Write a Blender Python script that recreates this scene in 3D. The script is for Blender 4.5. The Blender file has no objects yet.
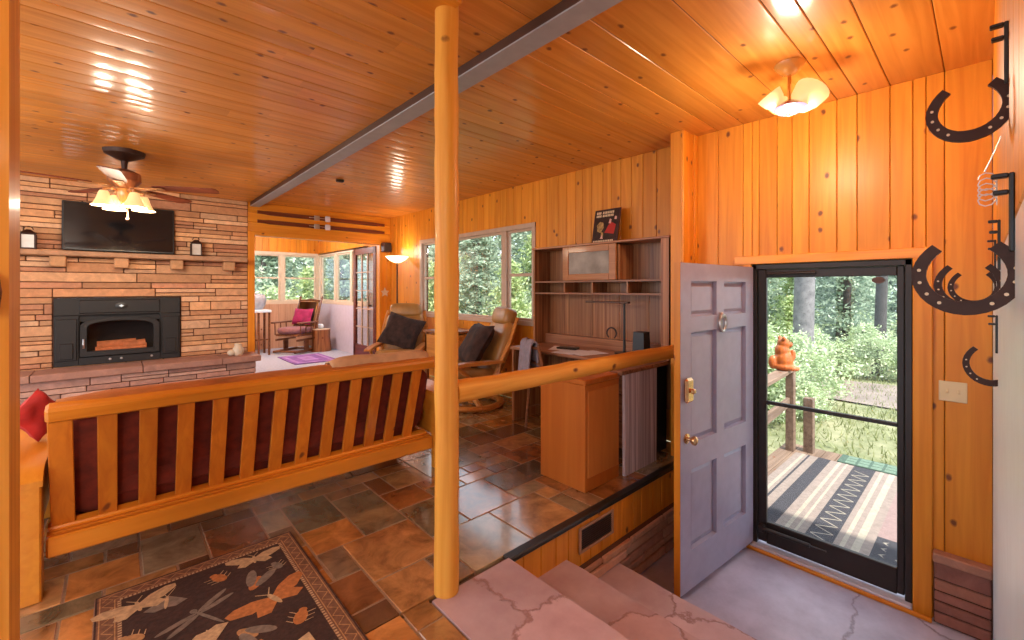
import bpy, math, random
from mathutils import Matrix, Vector, Euler
from mathutils import noise as mnoise
R = random.Random(7)
PI = math.pi
scene = bpy.context.scene
COL = scene.collection

# ------------------------------------------------------------------ mesh builder
class MB:
    def __init__(s):
        s.v, s.f, s.mi, s.col = [], [], [], []
        s.M = Matrix.Identity(4); s.m = 0; s.c = (.5, .5, .5)
    def at(s, loc=(0, 0, 0), rz=0, rx=0, ry=0, sc=(1, 1, 1)):
        s.M = Matrix.Translation(loc) @ Euler((rx, ry, rz)).to_matrix().to_4x4() @ Matrix.Diagonal((*sc, 1)); return s
    def rnd(s): s.c = (R.random(), R.random(), R.random()); return s
    def add(s, vs, fs):
        b = len(s.v); M = s.M
        s.v += [tuple(M @ Vector(p)) for p in vs]
        for f in fs:
            s.f.append([b + i for i in f]); s.mi.append(s.m); s.col.append(s.c)
        return s
    def box(s, x0, x1, y0, y1, z0, z1, ch=0.0):
        if x0 > x1: x0, x1 = x1, x0
        if y0 > y1: y0, y1 = y1, y0
        if z0 > z1: z0, z1 = z1, z0
        ch = min(ch, (x1-x0)*.45, (y1-y0)*.45, (z1-z0)*.45)
        if ch <= 0:
            vs = [(x, y, z) for x in (x0, x1) for y in (y0, y1) for z in (z0, z1)]
            return s.add(vs, [(0,1,3,2),(4,6,7,5),(0,4,5,1),(2,3,7,6),(0,2,6,4),(1,5,7,3)])
        c = ((x0+x1)/2, (y0+y1)/2, (z0+z1)/2); h = ((x1-x0)/2, (y1-y0)/2, (z1-z0)/2)
        vs = []; idx = {}
        for sx in (-1,1):
            for sy in (-1,1):
                for sz in (-1,1):
                    sg = (sx,sy,sz)
                    for a in range(3):
                        p = [c[k] + sg[k]*(h[k] - (0 if k == a else ch)) for k in range(3)]
                        idx[(sx,sy,sz,a)] = len(vs); vs.append(tuple(p))
        fs = []
        for a in range(3):
            b, d = (a+1) % 3, (a+2) % 3
            for sg in (-1,1):
                q = []
                for (u, w) in ((-1,-1),(1,-1),(1,1),(-1,1)):
                    k = [0,0,0]; k[a] = sg; k[b] = u; k[d] = w; q.append(idx[(*k, a)])
                fs.append(q if sg > 0 else q[::-1])
        for a in range(3):
            b, d = (a+1) % 3, (a+2) % 3
            for u in (-1,1):
                for w in (-1,1):
                    k0 = [0,0,0]; k1 = [0,0,0]; k0[a] = -1; k1[a] = 1
                    for k in (k0, k1): k[b] = u; k[d] = w
                    q = [idx[(*k0,b)], idx[(*k1,b)], idx[(*k1,d)], idx[(*k0,d)]]
                    fs.append(q if u*w > 0 else q[::-1])
        for sx in (-1,1):
            for sy in (-1,1):
                for sz in (-1,1):
                    q = [idx[(sx,sy,sz,a)] for a in range(3)]
                    fs.append(q if sx*sy*sz > 0 else q[::-1])
        return s.add(vs, fs)
    def tube(s, pts, r, n=8, cap=True, sx=1.0):
        pts = [Vector(p) for p in pts]; k = len(pts)
        rr = r if isinstance(r, (list, tuple)) else [r]*k
        vs, fs = [], []; ref = None
        for i, p in enumerate(pts):
            t = (pts[min(i+1,k-1)] - pts[max(i-1,0)]).normalized()
            if ref is None: ref = Vector((0,0,1)) if abs(t.z) < .9 else Vector((1,0,0))
            a = (ref - t*ref.dot(t)).normalized(); ref = a; b = t.cross(a)
            for j in range(n):
                th = 2*PI*j/n
                vs.append(tuple(p + (a*math.cos(th) + b*math.sin(th)*sx)*rr[i]))
        for i in range(k-1):
            for j in range(n):
                j2 = (j+1) % n
                fs.append((i*n+j, i*n+j2, (i+1)*n+j2, (i+1)*n+j))
        if cap:
            fs.append(tuple(range(n))[::-1]); fs.append(tuple((k-1)*n + j for j in range(n)))
        return s.add(vs, fs)
    def lathe(s, prof, n=20, c=(0,0,0), cap=True):
        vs, fs = [], []
        for (r, z) in prof:
            for j in range(n):
                th = 2*PI*j/n; vs.append((c[0]+max(r,1e-4)*math.cos(th), c[1]+max(r,1e-4)*math.sin(th), c[2]+z))
        for i in range(len(prof)-1):
            for j in range(n):
                j2 = (j+1) % n; fs.append((i*n+j, i*n+j2, (i+1)*n+j2, (i+1)*n+j))
        if cap:
            fs.append(tuple(range(n))[::-1]); fs.append(tuple((len(prof)-1)*n+j for j in range(n)))
        return s.add(vs, fs)
    def prism(s, poly, z0, z1):
        n = len(poly)
        vs = [(x,y,z0) for x,y in poly] + [(x,y,z1) for x,y in poly]
        fs = [tuple(range(n))[::-1], tuple(range(n,2*n))] + [(i,(i+1)%n,n+(i+1)%n,n+i) for i in range(n)]
        return s.add(vs, fs)
    def ell(s, c, r, n=14, m=9, p=1.0):
        vs, fs = [], []
        def sg(x): return math.copysign(abs(x)**p, x)
        for i in range(m+1):
            ph = -PI/2 + PI*i/m
            for j in range(n):
                th = 2*PI*j/n
                vs.append((c[0]+r[0]*sg(math.cos(ph))*sg(math.cos(th)), c[1]+r[1]*sg(math.cos(ph))*sg(math.sin(th)), c[2]+r[2]*sg(math.sin(ph))))
        for i in range(m):
            for j in range(n):
                j2 = (j+1)%n; fs.append((i*n+j, i*n+j2, (i+1)*n+j2, (i+1)*n+j))
        return s.add(vs, fs)
    def pillow(s, w, h, t, n=12):
        # lies in local XZ, thickness along Y
        vs, fs = [], []
        for side in (-1, 1):
            for i in range(n+1):
                for j in range(n+1):
                    u = -1+2*i/n; v = -1+2*j/n
                    e = max(0, (1-u**4)*(1-v**4))**.5
                    k = 1 - .10*(1-abs(u*v))*max(abs(u),abs(v))**2
                    vs.append((u*w/2*k, side*t/2*e + .006*math.sin(7*u+5*v)*e, v*h/2*k))
        N = (n+1)**2
        for i in range(n):
            for j in range(n):
                a = i*(n+1)+j; q = (a, a+n+1, a+n+2, a+1)
                fs.append(q); fs.append(tuple(N+x for x in q[::-1]))
        return s.add(vs, fs)
    def build(s, name, mats, parent=None, smooth=True, ang=40, kind=None):
        me = bpy.data.meshes.new(name)
        me.from_pydata(s.v, [], s.f); 
        if not isinstance(mats, (list, tuple)): mats = [mats]
        for m in mats: me.materials.append(m)
        me.polygons.foreach_set('material_index', s.mi)
        at = me.color_attributes.new('Col', 'FLOAT_COLOR', 'CORNER')
        buf = []
        for f, c in zip(s.f, s.col): buf += [c[0], c[1], c[2], 1.0]*len(f)
        at.data.foreach_set('color', buf)
        if smooth:
            me.polygons.foreach_set('use_smooth', [True]*len(s.f)); me.set_sharp_from_angle(angle=math.radians(ang))
        me.update()
        o = bpy.data.objects.new(name, me); COL.objects.link(o)
        if parent: o.parent = parent
        if kind: o['kind'] = kind
        return o

def tag(o, label, cat, group=None, kind=None):
    o['label'] = label; o['category'] = cat
    if group: o['group'] = group
    if kind: o['kind'] = kind
    return o
def thing(name, label, cat, loc=(0,0,0), rz=0, group=None):
    o = bpy.data.objects.new(name, None); COL.objects.link(o)
    o.location = loc; o.rotation_euler = (0,0,rz); o.empty_display_size = .1
    return tag(o, label, cat, group)
def copy_tree(o, parent=None):
    c = o.copy(); COL.objects.link(c)
    if parent: c.parent = parent
    for ch in list(o.children): copy_tree(ch, c)
    return c

# ------------------------------------------------------------------ materials
def newmat(name):
    m = bpy.data.materials.new(name); m.use_nodes = True
    nt = m.node_tree; b = nt.nodes['Principled BSDF']; return m, nt, b
def N(nt, t, **kw):
    n = nt.nodes.new(t)
    for k, v in kw.items(): setattr(n, k, v)
    return n
def ramp(nt, a, b, p0=0., p1=1.):
    r = N(nt, 'ShaderNodeValToRGB'); e = r.color_ramp.elements
    e[0].position, e[1].position = p0, p1; e[0].color = (*a, 1); e[1].color = (*b, 1); return r
def plain(name, c, rough=.5, metal=0., coat=0., var=.12, scale=14., bump=0., emit=None, es=0., trans=0.):
    m, nt, b = newmat(name); L = nt.links
    tc = N(nt, 'ShaderNodeTexCoord'); no = N(nt, 'ShaderNodeTexNoise')
    no.inputs['Scale'].default_value = scale; no.inputs['Detail'].default_value = 4
    L.new(tc.outputs['Object'], no.inputs['Vector'])
    r = ramp(nt, [x*(1-var) for x in c], [min(1, x*(1+var)) for x in c], .3, .7)
    L.new(no.outputs['Fac'], r.inputs['Fac']); L.new(r.outputs['Color'], b.inputs['Base Color'])
    b.inputs['Roughness'].default_value = rough; b.inputs['Metallic'].default_value = metal
    b.inputs['Coat Weight'].default_value = coat; b.inputs['Coat Roughness'].default_value = .1
    if bump:
        bp = N(nt, 'ShaderNodeBump'); bp.inputs['Strength'].default_value = bump; bp.inputs['Distance'].default_value = .01
        L.new(no.outputs['Fac'], bp.inputs['Height']); L.new(bp.outputs['Normal'], b.inputs['Normal'])
    if emit: b.inputs['Emission Color'].default_value = (*emit, 1); b.inputs['Emission Strength'].default_value = es
    return m
def wood(name, dark, light, axis=2, rough=.35, coat=.3, coatr=.12, knots=.45, knotc=(.19,.05,.012), fine=9., tonevar=.3, bump=.05, along=.7, knotr=(.04,.09)):
    m, nt, b = newmat(name); L = nt.links
    at = N(nt, 'ShaderNodeAttribute', attribute_name='Col'); sep = N(nt, 'ShaderNodeSeparateColor')
    L.new(at.outputs['Color'], sep.inputs[0])
    tc = N(nt, 'ShaderNodeTexCoord')
    sh = N(nt, 'ShaderNodeVectorMath', operation='SCALE'); sh.inputs['Scale'].default_value = 23.7
    L.new(at.outputs['Color'], sh.inputs[0])
    ad = N(nt, 'ShaderNodeVectorMath', operation='ADD'); L.new(tc.outputs['Object'], ad.inputs[0]); L.new(sh.outputs[0], ad.inputs[1])
    mp = N(nt, 'ShaderNodeMapping'); sc = [fine*1.6]*3; sc[axis] = along; mp.inputs['Scale'].default_value = sc
    L.new(ad.outputs[0], mp.inputs['Vector'])
    no = N(nt, 'ShaderNodeTexNoise'); no.inputs['Scale'].default_value = 1.6; no.inputs['Detail'].default_value = 5; no.inputs['Distortion'].default_value = .8
    L.new(mp.outputs[0], no.inputs['Vector'])
    r = ramp(nt, dark, light, .32, .66); L.new(no.outputs['Fac'], r.inputs['Fac'])
    mr = N(nt, 'ShaderNodeMapRange'); mr.inputs['To Min'].default_value = 1-tonevar; mr.inputs['To Max'].default_value = 1+tonevar*.55
    L.new(sep.outputs[0], mr.inputs['Value'])
    mul = N(nt, 'ShaderNodeVectorMath', operation='SCALE'); L.new(r.outputs['Color'], mul.inputs[0]); L.new(mr.outputs[0], mul.inputs['Scale'])
    out = mul.outputs[0]
    if knots > 0:
        sx = N(nt, 'ShaderNodeSeparateXYZ'); L.new(ad.outputs[0], sx.inputs[0])
        ac = N(nt, 'ShaderNodeMath', operation='ADD'); oth = [k for k in range(3) if k != axis]
        L.new(sx.outputs[oth[0]], ac.inputs[0]); L.new(sx.outputs[oth[1]], ac.inputs[1])
        cx = N(nt, 'ShaderNodeCombineXYZ'); L.new(ac.outputs[0], cx.inputs[0]); L.new(sx.outputs[axis], cx.inputs[1])
        mk = N(nt, 'ShaderNodeMapping'); mk.inputs['Scale'].default_value = (5.2, 3.6, 1); L.new(cx.outputs[0], mk.inputs['Vector'])
        nk = N(nt, 'ShaderNodeTexNoise'); nk.inputs['Scale'].default_value = 30; L.new(ad.outputs[0], nk.inputs['Vector'])
        na = N(nt, 'ShaderNodeVectorMath', operation='MULTIPLY_ADD'); na.inputs[1].default_value = (.07,.07,0); L.new(nk.outputs['Color'], na.inputs[0]); L.new(mk.outputs[0], na.inputs[2])
        vo = N(nt, 'ShaderNodeTexVoronoi', voronoi_dimensions='2D'); vo.inputs['Scale'].default_value = 1.; L.new(na.outputs[0], vo.inputs['Vector'])
        kr = ramp(nt, (1,1,1), (0,0,0), *knotr); L.new(vo.outputs['Distance'], kr.inputs['Fac'])
        s2 = N(nt, 'ShaderNodeSeparateColor'); L.new(vo.outputs['Color'], s2.inputs[0])
        gt = N(nt, 'ShaderNodeMath', operation='LESS_THAN'); gt.inputs[1].default_value = knots; L.new(s2.outputs[0], gt.inputs[0])
        mm = N(nt, 'ShaderNodeMath', operation='MULTIPLY'); L.new(kr.outputs['Color'], mm.inputs[0]); L.new(gt.outputs[0], mm.inputs[1])
        mix = N(nt, 'ShaderNodeMix', data_type='RGBA'); L.new(mm.outputs[0], mix.inputs['Factor']); L.new(out, mix.inputs['A']); mix.inputs['B'].default_value = (*knotc, 1)
        out = mix.outputs['Result']
    L.new(out, b.inputs['Base Color'])
    b.inputs['Roughness'].default_value = rough; b.inputs['Coat Weight'].default_value = coat; b.inputs['Coat Roughness'].default_value = coatr; b.inputs['Specular IOR Level'].default_value = .35
    if bump:
        bp = N(nt, 'ShaderNodeBump'); bp.inputs['Strength'].default_value = bump; bp.inputs['Distance'].default_value = .006
        L.new(no.outputs['Fac'], bp.inputs['Height']); L.new(bp.outputs['Normal'], b.inputs['Normal'])
    return m
def stone(name, rough=.6, var=.35, scale=9., bump=.4, coat=0.):
    m, nt, b = newmat(name); L = nt.links
    at = N(nt, 'ShaderNodeAttribute', attribute_name='Col'); tc = N(nt, 'ShaderNodeTexCoord')
    sh = N(nt, 'ShaderNodeVectorMath', operation='SCALE'); sh.inputs['Scale'].default_value = 41.; L.new(at.outputs['Color'], sh.inputs[0])
    ad = N(nt, 'ShaderNodeVectorMath', operation='ADD'); L.new(tc.outputs['Object'], ad.inputs[0]); L.new(sh.outputs[0], ad.inputs[1])
    no = N(nt, 'ShaderNodeTexNoise'); no.inputs['Scale'].default_value = scale; no.inputs['Detail'].default_value = 7; no.inputs['Roughness'].default_value = .65; no.inputs['Distortion'].default_value = .6
    L.new(ad.outputs[0], no.inputs['Vector'])
    mr = N(nt, 'ShaderNodeMapRange'); mr.inputs['From Min'].default_value = .3; mr.inputs['From Max'].default_value = .7
    mr.inputs['To Min'].default_value = 1-var; mr.inputs['To Max'].default_value = 1+var; L.new(no.outputs['Fac'], mr.inputs['Value'])
    mul = N(nt, 'ShaderNodeVectorMath', operation='SCALE'); L.new(at.outputs['Color'], mul.inputs[0]); L.new(mr.outputs[0], mul.inputs['Scale'])
    L.new(mul.outputs[0], b.inputs['Base Color']); b.inputs['Roughness'].default_value = rough; b.inputs['Coat Weight'].default_value = coat; b.inputs['Coat Roughness'].default_value = .12
    b.inputs['Coat IOR'].default_value = 1.7 if coat else 1.5
    bp = N(nt, 'ShaderNodeBump'); bp.inputs['Strength'].default_value = bump; bp.inputs['Distance'].default_value = .008
    L.new(no.outputs['Fac'], bp.inputs['Height']); L.new(bp.outputs['Normal'], b.inputs['Normal'])
    return m
def flagstone(name, a, bcol, crackc, scale=1.15, rough=.42):
    m, nt, b = newmat(name); L = nt.links
    tc = N(nt, 'ShaderNodeTexCoord'); no = N(nt, 'ShaderNodeTexNoise'); no.inputs['Scale'].default_value = 3.2; no.inputs['Detail'].default_value = 6; no.inputs['Roughness'].default_value = .62
    L.new(tc.outputs['Object'], no.inputs['Vector'])
    r = ramp(nt, a, bcol, .35, .68); L.new(no.outputs['Fac'], r.inputs['Fac'])
    ad = N(nt, 'ShaderNodeVectorMath', operation='MULTIPLY_ADD'); L.new(no.outputs['Color'], ad.inputs[0]); ad.inputs[1].default_value = (.28,.28,.28); L.new(tc.outputs['Object'], ad.inputs[2])
    vo = N(nt, 'ShaderNodeTexVoronoi', feature='DISTANCE_TO_EDGE'); vo.inputs['Scale'].default_value = scale; L.new(ad.outputs[0], vo.inputs['Vector'])
    cr = ramp(nt, (1,1,1), (0,0,0), .003, .013); L.new(vo.outputs['Distance'], cr.inputs['Fac'])
    vc = N(nt, 'ShaderNodeTexVoronoi'); vc.inputs['Scale'].default_value = scale; L.new(ad.outputs[0], vc.inputs['Vector'])
    sp = N(nt, 'ShaderNodeSeparateColor'); L.new(vc.outputs['Color'], sp.inputs[0])
    mr = N(nt, 'ShaderNodeMapRange'); mr.inputs['To Min'].default_value = .8; mr.inputs['To Max'].default_value = 1.15; L.new(sp.outputs[0], mr.inputs['Value'])
    mul = N(nt, 'ShaderNodeVectorMath', operation='SCALE'); L.new(r.outputs['Color'], mul.inputs[0]); L.new(mr.outputs[0], mul.inputs['Scale'])
    mix = N(nt, 'ShaderNodeMix', data_type='RGBA'); L.new(cr.outputs['Color'], mix.inputs['Factor']); L.new(mul.outputs[0], mix.inputs['A']); mix.inputs['B'].default_value = (*crackc, 1)
    L.new(mix.outputs['Result'], b.inputs['Base Color']); b.inputs['Roughness'].default_value = rough
    n2 = N(nt, 'ShaderNodeTexNoise'); n2.inputs['Scale'].default_value = 7; n2.inputs['Detail'].default_value = 6; L.new(tc.outputs['Object'], n2.inputs['Vector'])
    su = N(nt, 'ShaderNodeMath', operation='SUBTRACT'); L.new(n2.outputs['Fac'], su.inputs[0]); L.new(cr.outputs['Color'], su.inputs[1])
    bp = N(nt, 'ShaderNodeBump'); bp.inputs['Strength'].default_value = .35; bp.inputs['Distance'].default_value = .015
    L.new(su.outputs[0], bp.inputs['Height']); L.new(bp.outputs['Normal'], b.inputs['Normal'])
    return m
def glass(name, tint=(.97,.98,.97), refl=.6):
    m = bpy.data.materials.new(name); m.use_nodes = True; nt = m.node_tree; nt.nodes.clear(); L = nt.links
    o = N(nt, 'ShaderNodeOutputMaterial'); mx = N(nt, 'ShaderNodeMixShader'); t = N(nt, 'ShaderNodeBsdfTransparent'); g = N(nt, 'ShaderNodeBsdfGlossy'); f = N(nt, 'ShaderNodeLayerWeight'); f.inputs['Blend'].default_value = .12
    t.inputs[0].default_value = (*tint, 1); g.inputs['Roughness'].default_value = .02; g.inputs['Color'].default_value = (refl,)*3 + (1,); pw = N(nt, 'ShaderNodeMath', operation='MULTIPLY_ADD'); pw.inputs[1].default_value = .55; pw.inputs[2].default_value = .02
    L.new(f.outputs['Facing'], pw.inputs[0]); L.new(pw.outputs[0], mx.inputs[0]); L.new(t.outputs[0], mx.inputs[1]); L.new(g.outputs[0], mx.inputs[2]); L.new(mx.outputs[0], o.inputs[0]); return m
def leafmat(name, a, b2, trans=.35):
    m = bpy.data.materials.new(name); m.use_nodes = True; nt = m.node_tree; nt.nodes.clear(); L = nt.links
    o = N(nt, 'ShaderNodeOutputMaterial'); at = N(nt, 'ShaderNodeAttribute', attribute_name='Col'); sp = N(nt, 'ShaderNodeSeparateColor'); L.new(at.outputs['Color'], sp.inputs[0])
    r = ramp(nt, a, b2, 0, 1); L.new(sp.outputs[0], r.inputs['Fac'])
    d = N(nt, 'ShaderNodeBsdfDiffuse'); t = N(nt, 'ShaderNodeBsdfTranslucent'); mx = N(nt, 'ShaderNodeMixShader'); mx.inputs[0].default_value = trans
    L.new(r.outputs['Color'], d.inputs[0]); L.new(r.outputs['Color'], t.inputs[0]); L.new(d.outputs[0], mx.inputs[1]); L.new(t.outputs[0], mx.inputs[2]); L.new(mx.outputs[0], o.inputs[0]); return m

PD, PL = (.68,.205,.009), (.82,.305,.022)
M = {}
M['pineZ'] = wood('pine_wall', PD, PL, 2, rough=.45, coat=.15, coatr=.3, knots=.42, tonevar=.13)
M['pineX'] = wood('pine_ceiling', (.60,.205,.022), (.74,.295,.046), 0, rough=.5, coat=.55, coatr=.15, knots=.5, knotr=(.035,.085), tonevar=.16)
M['pineY'] = wood('pine_across', PD, PL, 1, rough=.38, coat=.25, knots=.3, tonevar=.2)
M['trimX'] = wood('pine_trim', PD, PL, 0, rough=.38, coat=.25, knots=.2, tonevar=.15)
M['logZ'] = wood('peeled_log_upright', (.78,.29,.025), (.93,.43,.065), 2, rough=.5, coat=.08, knots=.3, tonevar=.1)
M['logX'] = wood('peeled_log_rail', (.72,.26,.02), (.92,.44,.065), 0, rough=.6, coat=.0, knots=.55, tonevar=.1)
M['futonX'] = wood('futon_pine_rail', (.66,.20,.012), (.76,.26,.02), 0, rough=.35, coat=.3, knots=.0, tonevar=.15)
M['futonZ'] = wood('futon_pine_slat', (.54,.135,.009), (.68,.205,.015), 2, rough=.42, coat=.25, knots=.12, tonevar=.2)
M['futonY'] = wood('futon_pine_arm', (.62,.20,.014), (.72,.27,.025), 1, rough=.35, coat=.3, knots=.0, tonevar=.15)
M['beamgrey'] = plain('grey_paint', (.34,.33,.36), .5, var=.06)
M['backing'] = plain('dark_groove', (.10,.03,.006), .8)
M['hutch'] = wood('walnut_laminate', (.21,.058,.015), (.48,.20,.075), 2, rough=.42, coat=.1, knots=0, fine=16, tonevar=.25, along=.5)
M['hutchY'] = wood('walnut_laminate_shelf', (.20,.065,.026), (.44,.19,.09), 1, rough=.42, coat=.1, knots=0, fine=16, tonevar=.2, along=.5)
M['hutchfront'] = wood('oak_front', (.34,.115,.025), (.46,.175,.05), 1, rough=.4, coat=.15, knots=0, fine=12, tonevar=.1)
M['deskgrey'] = wood('weathered_panel', (.40,.29,.27), (.86,.74,.72), 2, rough=.45, coat=.1, knots=0, fine=18, tonevar=.2, along=.5)
M['cabinet'] = wood('orange_veneer', (.46,.115,.012), (.54,.15,.018), 2, rough=.42, coat=.15, knots=0, fine=5, tonevar=.08)
M['brownwood'] = wood('brown_wood', (.16,.05,.018), (.30,.11,.04), 1, rough=.38, coat=.25, knots=0, tonevar=.2)
M['redwood'] = wood('dark_red_wood', (.10,.018,.008), (.2,.04,.015), 0, rough=.4, coat=.3, knots=0, tonevar=.2)
M['chairwood'] = wood('honey_wood', (.46,.15,.025), (.66,.26,.055), 1, rough=.35, coat=.3, knots=0, tonevar=.15)
M['greywood'] = wood('weathered_wood', (.14,.085,.06), (.26,.17,.12), 0, rough=.8, coat=0, knots=.2, tonevar=.2)
M['tile'] = stone('slate_tile', rough=.26, var=.6, scale=6.0, bump=.3, coat=1.)
M['ashlar'] = stone('stacked_sandstone', rough=.75, var=.22, scale=11, bump=.6)
M['grout'] = plain('grout', (.30,.19,.11), .85, bump=.3, scale=60)
M['mortar'] = plain('dark_mortar', (.10,.038,.018), .95)
M['flag'] = flagstone('entry_flagstone', (.38,.33,.43), (.58,.53,.66), (.30,.25,.31))
M['step'] = flagstone('step_flagstone', (.48,.30,.31), (.64,.46,.48), (.36,.20,.185), scale=1.3)
M['white'] = plain('white_paint', (.72,.86,.97), .3, var=.04)
M['cream'] = plain('cream_paint', (.70,.56,.40), .45, var=.06)
M['lilac'] = plain('pale_lilac_paint', (.60,.56,.66), .6, var=.05)
M['winframe'] = plain('window_vinyl', (.56,.38,.27), .4, var=.06)
M['door'] = plain('mauve_door_paint', (.36,.32,.42), .42, var=.05, coat=.1)
M['bronze'] = plain('dark_bronze', (.022,.013,.010), .45, metal=0.)
M['black'] = plain('black_metal', (.014,.013,.013), .38)
M['iron'] = plain('dark_iron', (.045,.018,.012), .5, metal=.5, bump=.2, scale=40)
M['stove'] = plain('stove_iron', (.012,.009,.008), .6, metal=0., bump=.15, scale=70)
M['brass'] = plain('brass', (.72,.42,.20), .22, metal=1.)
M['pewter'] = plain('pewter', (.55,.52,.5), .3, metal=.9)
M['dots'] = plain('nail_hole_light', (.75,.6,.42), .6)  # pale colour painted for light showing through the nail holes
M['screen'] = plain('tv_screen', (.008,.007,.008), .08, coat=.5, var=.0)
M['tan'] = plain('tan_suede', (.42,.21,.07), .7, var=.2, scale=6)
M['tanlight'] = plain('tan_throw', (.52,.30,.15), .9, var=.25, scale=9, bump=.4)
M['rust'] = plain('rust_blanket', (.40,.12,.02), .9, var=.2, scale=9, bump=.3)
M['leather'] = plain('honey_leather', (.38,.17,.038), .42, var=.2, scale=7, bump=.2)
M['darkpillow'] = plain('dark_brown_pillow', (.035,.014,.009), .9, var=.7, scale=12, bump=.3)
M['mattress'] = plain('dark_red_mattress', (.15,.016,.004), .9, var=.3, scale=20, bump=.2)
M['red'] = plain('red_pillow', (.46,.02,.015), .8, var=.25, scale=12, bump=.2)
M['magenta'] = plain('magenta_pillow', (.34,.01,.09), .7, var=.3, scale=9)
M['mauvecush'] = plain('mauve_cushion', (.30,.14,.15), .85, var=.2)
M['chaircloth'] = plain('grey_lilac_cloth', (.27,.21,.23), .9, var=.2, scale=20)
M['purple'] = plain('purple_rug', (.26,.12,.40), .95, var=.35, scale=8)
M['purplel'] = plain('lilac_rug', (.42,.24,.55), .95, var=.25, scale=8)
M['carpet'] = plain('pale_blue_carpet', (.46,.50,.60), .95, var=.12, scale=30, bump=.4)
M['shade'] = plain('lit_glass_shade', (.75,.52,.28), .3, emit=(1.,.62,.25), es=.55, var=0)
M['shadehot'] = plain('lit_glass_bulb', (.9,.8,.6), .3, emit=(1.,.84,.55), es=4., var=0)
M['bowl'] = plain('lit_uplight_bowl', (.9,.7,.5), .3, emit=(1.,.74,.46), es=2.2, var=0)
M['amber'] = plain('amber_glass', (.75,.38,.1), .15, coat=.5)
M['plum'] = plain('plum_glass', (.28,.12,.22), .15, coat=.5)
M['fire'] = plain('glowing_logs', (.3,.08,.03), .8, emit=(1.,.25,.07), es=.14, var=.4, scale=20)
M['ash'] = plain('firebox_dark', (.02,.014,.012), .9)
M['frost'] = plain('frosted_glass', (.30,.25,.20), .6, var=.4, scale=6, coat=.0)
M['paper'] = plain('paper', (.82,.76,.80), .7, var=.05)
M['almond'] = plain('almond_plastic', (.78,.60,.33), .4, var=.03)
M['printpink'] = plain('print_pink', (.70,.38,.30), .5); M['printcream'] = plain('print_cream', (.72,.52,.32), .5)
M['peach'] = wood('pale_peach_panel', (.56,.30,.17), (.68,.40,.25), 2, knots=.2, tonevar=.08)
M['glass'] = glass('window_glass')
M['bulbglass'] = glass('clear_glass', (.9,.88,.85))
M['rugdark'] = plain('rug_dark_brown', (.048,.020,.012), .95, var=.3, scale=60, bump=.3)
M['rugborder'] = plain('rug_border_brown', (.19,.085,.042), .95, var=.3, scale=60, bump=.3)
M['rugtan'] = plain('rug_tan', (.44,.23,.09), .95, var=.25, scale=60)
M['rugrust'] = plain('rug_rust', (.46,.16,.04), .95, var=.25, scale=60)
M['ruggrey'] = plain('rug_grey', (.20,.15,.11), .95, var=.25, scale=60)
M['rugcream'] = plain('rug_cream', (.50,.33,.17), .95, var=.25, scale=60)
M['porchrug'] = plain('porch_rug_beige', (.24,.185,.16), .95, var=.15, scale=30)
M['porchrugdark'] = plain('porch_rug_charcoal', (.04,.037,.045), .95, var=.15, scale=30)
M['porchruglight'] = plain('porch_rug_cream', (.34,.29,.23), .95, var=.15, scale=30)
M['porchrugpink'] = plain('porch_rug_dusty_rose', (.25,.165,.155), .95, var=.12, scale=30)
M['greenmat'] = plain('green_mat', (.06,.10,.075), .95, var=.3, scale=60)
M['bark'] = plain('grey_bark', (.17,.155,.16), .95, var=.35, scale=9, bump=.6)
M['barkdark'] = plain('dark_bark', (.055,.047,.045), .95, var=.35, scale=9, bump=.6)
M['stump'] = wood('stump_bark', (.20,.06,.02), (.48,.19,.06), 2, rough=.6, knots=.3, tonevar=.1)
M['needleA'] = leafmat('needle_blue_green', (.18,.26,.18), (.58,.67,.52))
M['needleB'] = leafmat('needle_yellow_green', (.28,.38,.13), (.66,.74,.42))
M['leafA'] = leafmat('leaf_light_green', (.32,.42,.20), (.74,.80,.58))
M['grassblade'] = leafmat('grass_blade', (.18,.21,.08), (.40,.40,.22))
M['carved'] = wood('carved_orange_wood', (.42,.08,.012), (.62,.16,.03), 2, rough=.5, knots=0, tonevar=.1)
M['fanblade'] = wood('fan_blade_wood', (.13,.022,.007), (.24,.05,.016), 0, rough=.55, coat=.0, knots=0, tonevar=.1)
def groundmat():
    m, nt, b = newmat('sunny_grass_ground'); L = nt.links
    tc = N(nt, 'ShaderNodeTexCoord'); no = N(nt, 'ShaderNodeTexNoise'); no.inputs['Scale'].default_value = 1.1; no.inputs['Detail'].default_value = 9; no.inputs['Roughness'].default_value = .7
    L.new(tc.outputs['Object'], no.inputs['Vector']); r = ramp(nt, (.13,.15,.06), (.33,.31,.19), .35, .65); L.new(no.outputs['Fac'], r.inputs['Fac'])
    L.new(r.outputs['Color'], b.inputs['Base Color']); b.inputs['Roughness'].default_value = .95
    bp = N(nt, 'ShaderNodeBump'); bp.inputs['Strength'].default_value = .8; bp.inputs['Distance'].default_value = .1; L.new(no.outputs['Fac'], bp.inputs['Height']); L.new(bp.outputs['Normal'], b.inputs['Normal'])
    return m
M['ground'] = groundmat()

# ------------------------------------------------------------------ camera
CZ = 1.33
CEIL = 2.573
cam = bpy.data.cameras.new('camera'); co = bpy.data.objects.new('camera', cam); COL.objects.link(co)
co.location = (0, 0, CZ); co.rotation_euler = (PI/2, 0, math.atan2(.737, .675) - PI/2)
cam.sensor_width = 36; cam.lens = 433*36/1024; cam.shift_y = -31/1024; cam.clip_start = .02; cam.clip_end = 300
scene.camera = co

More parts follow.
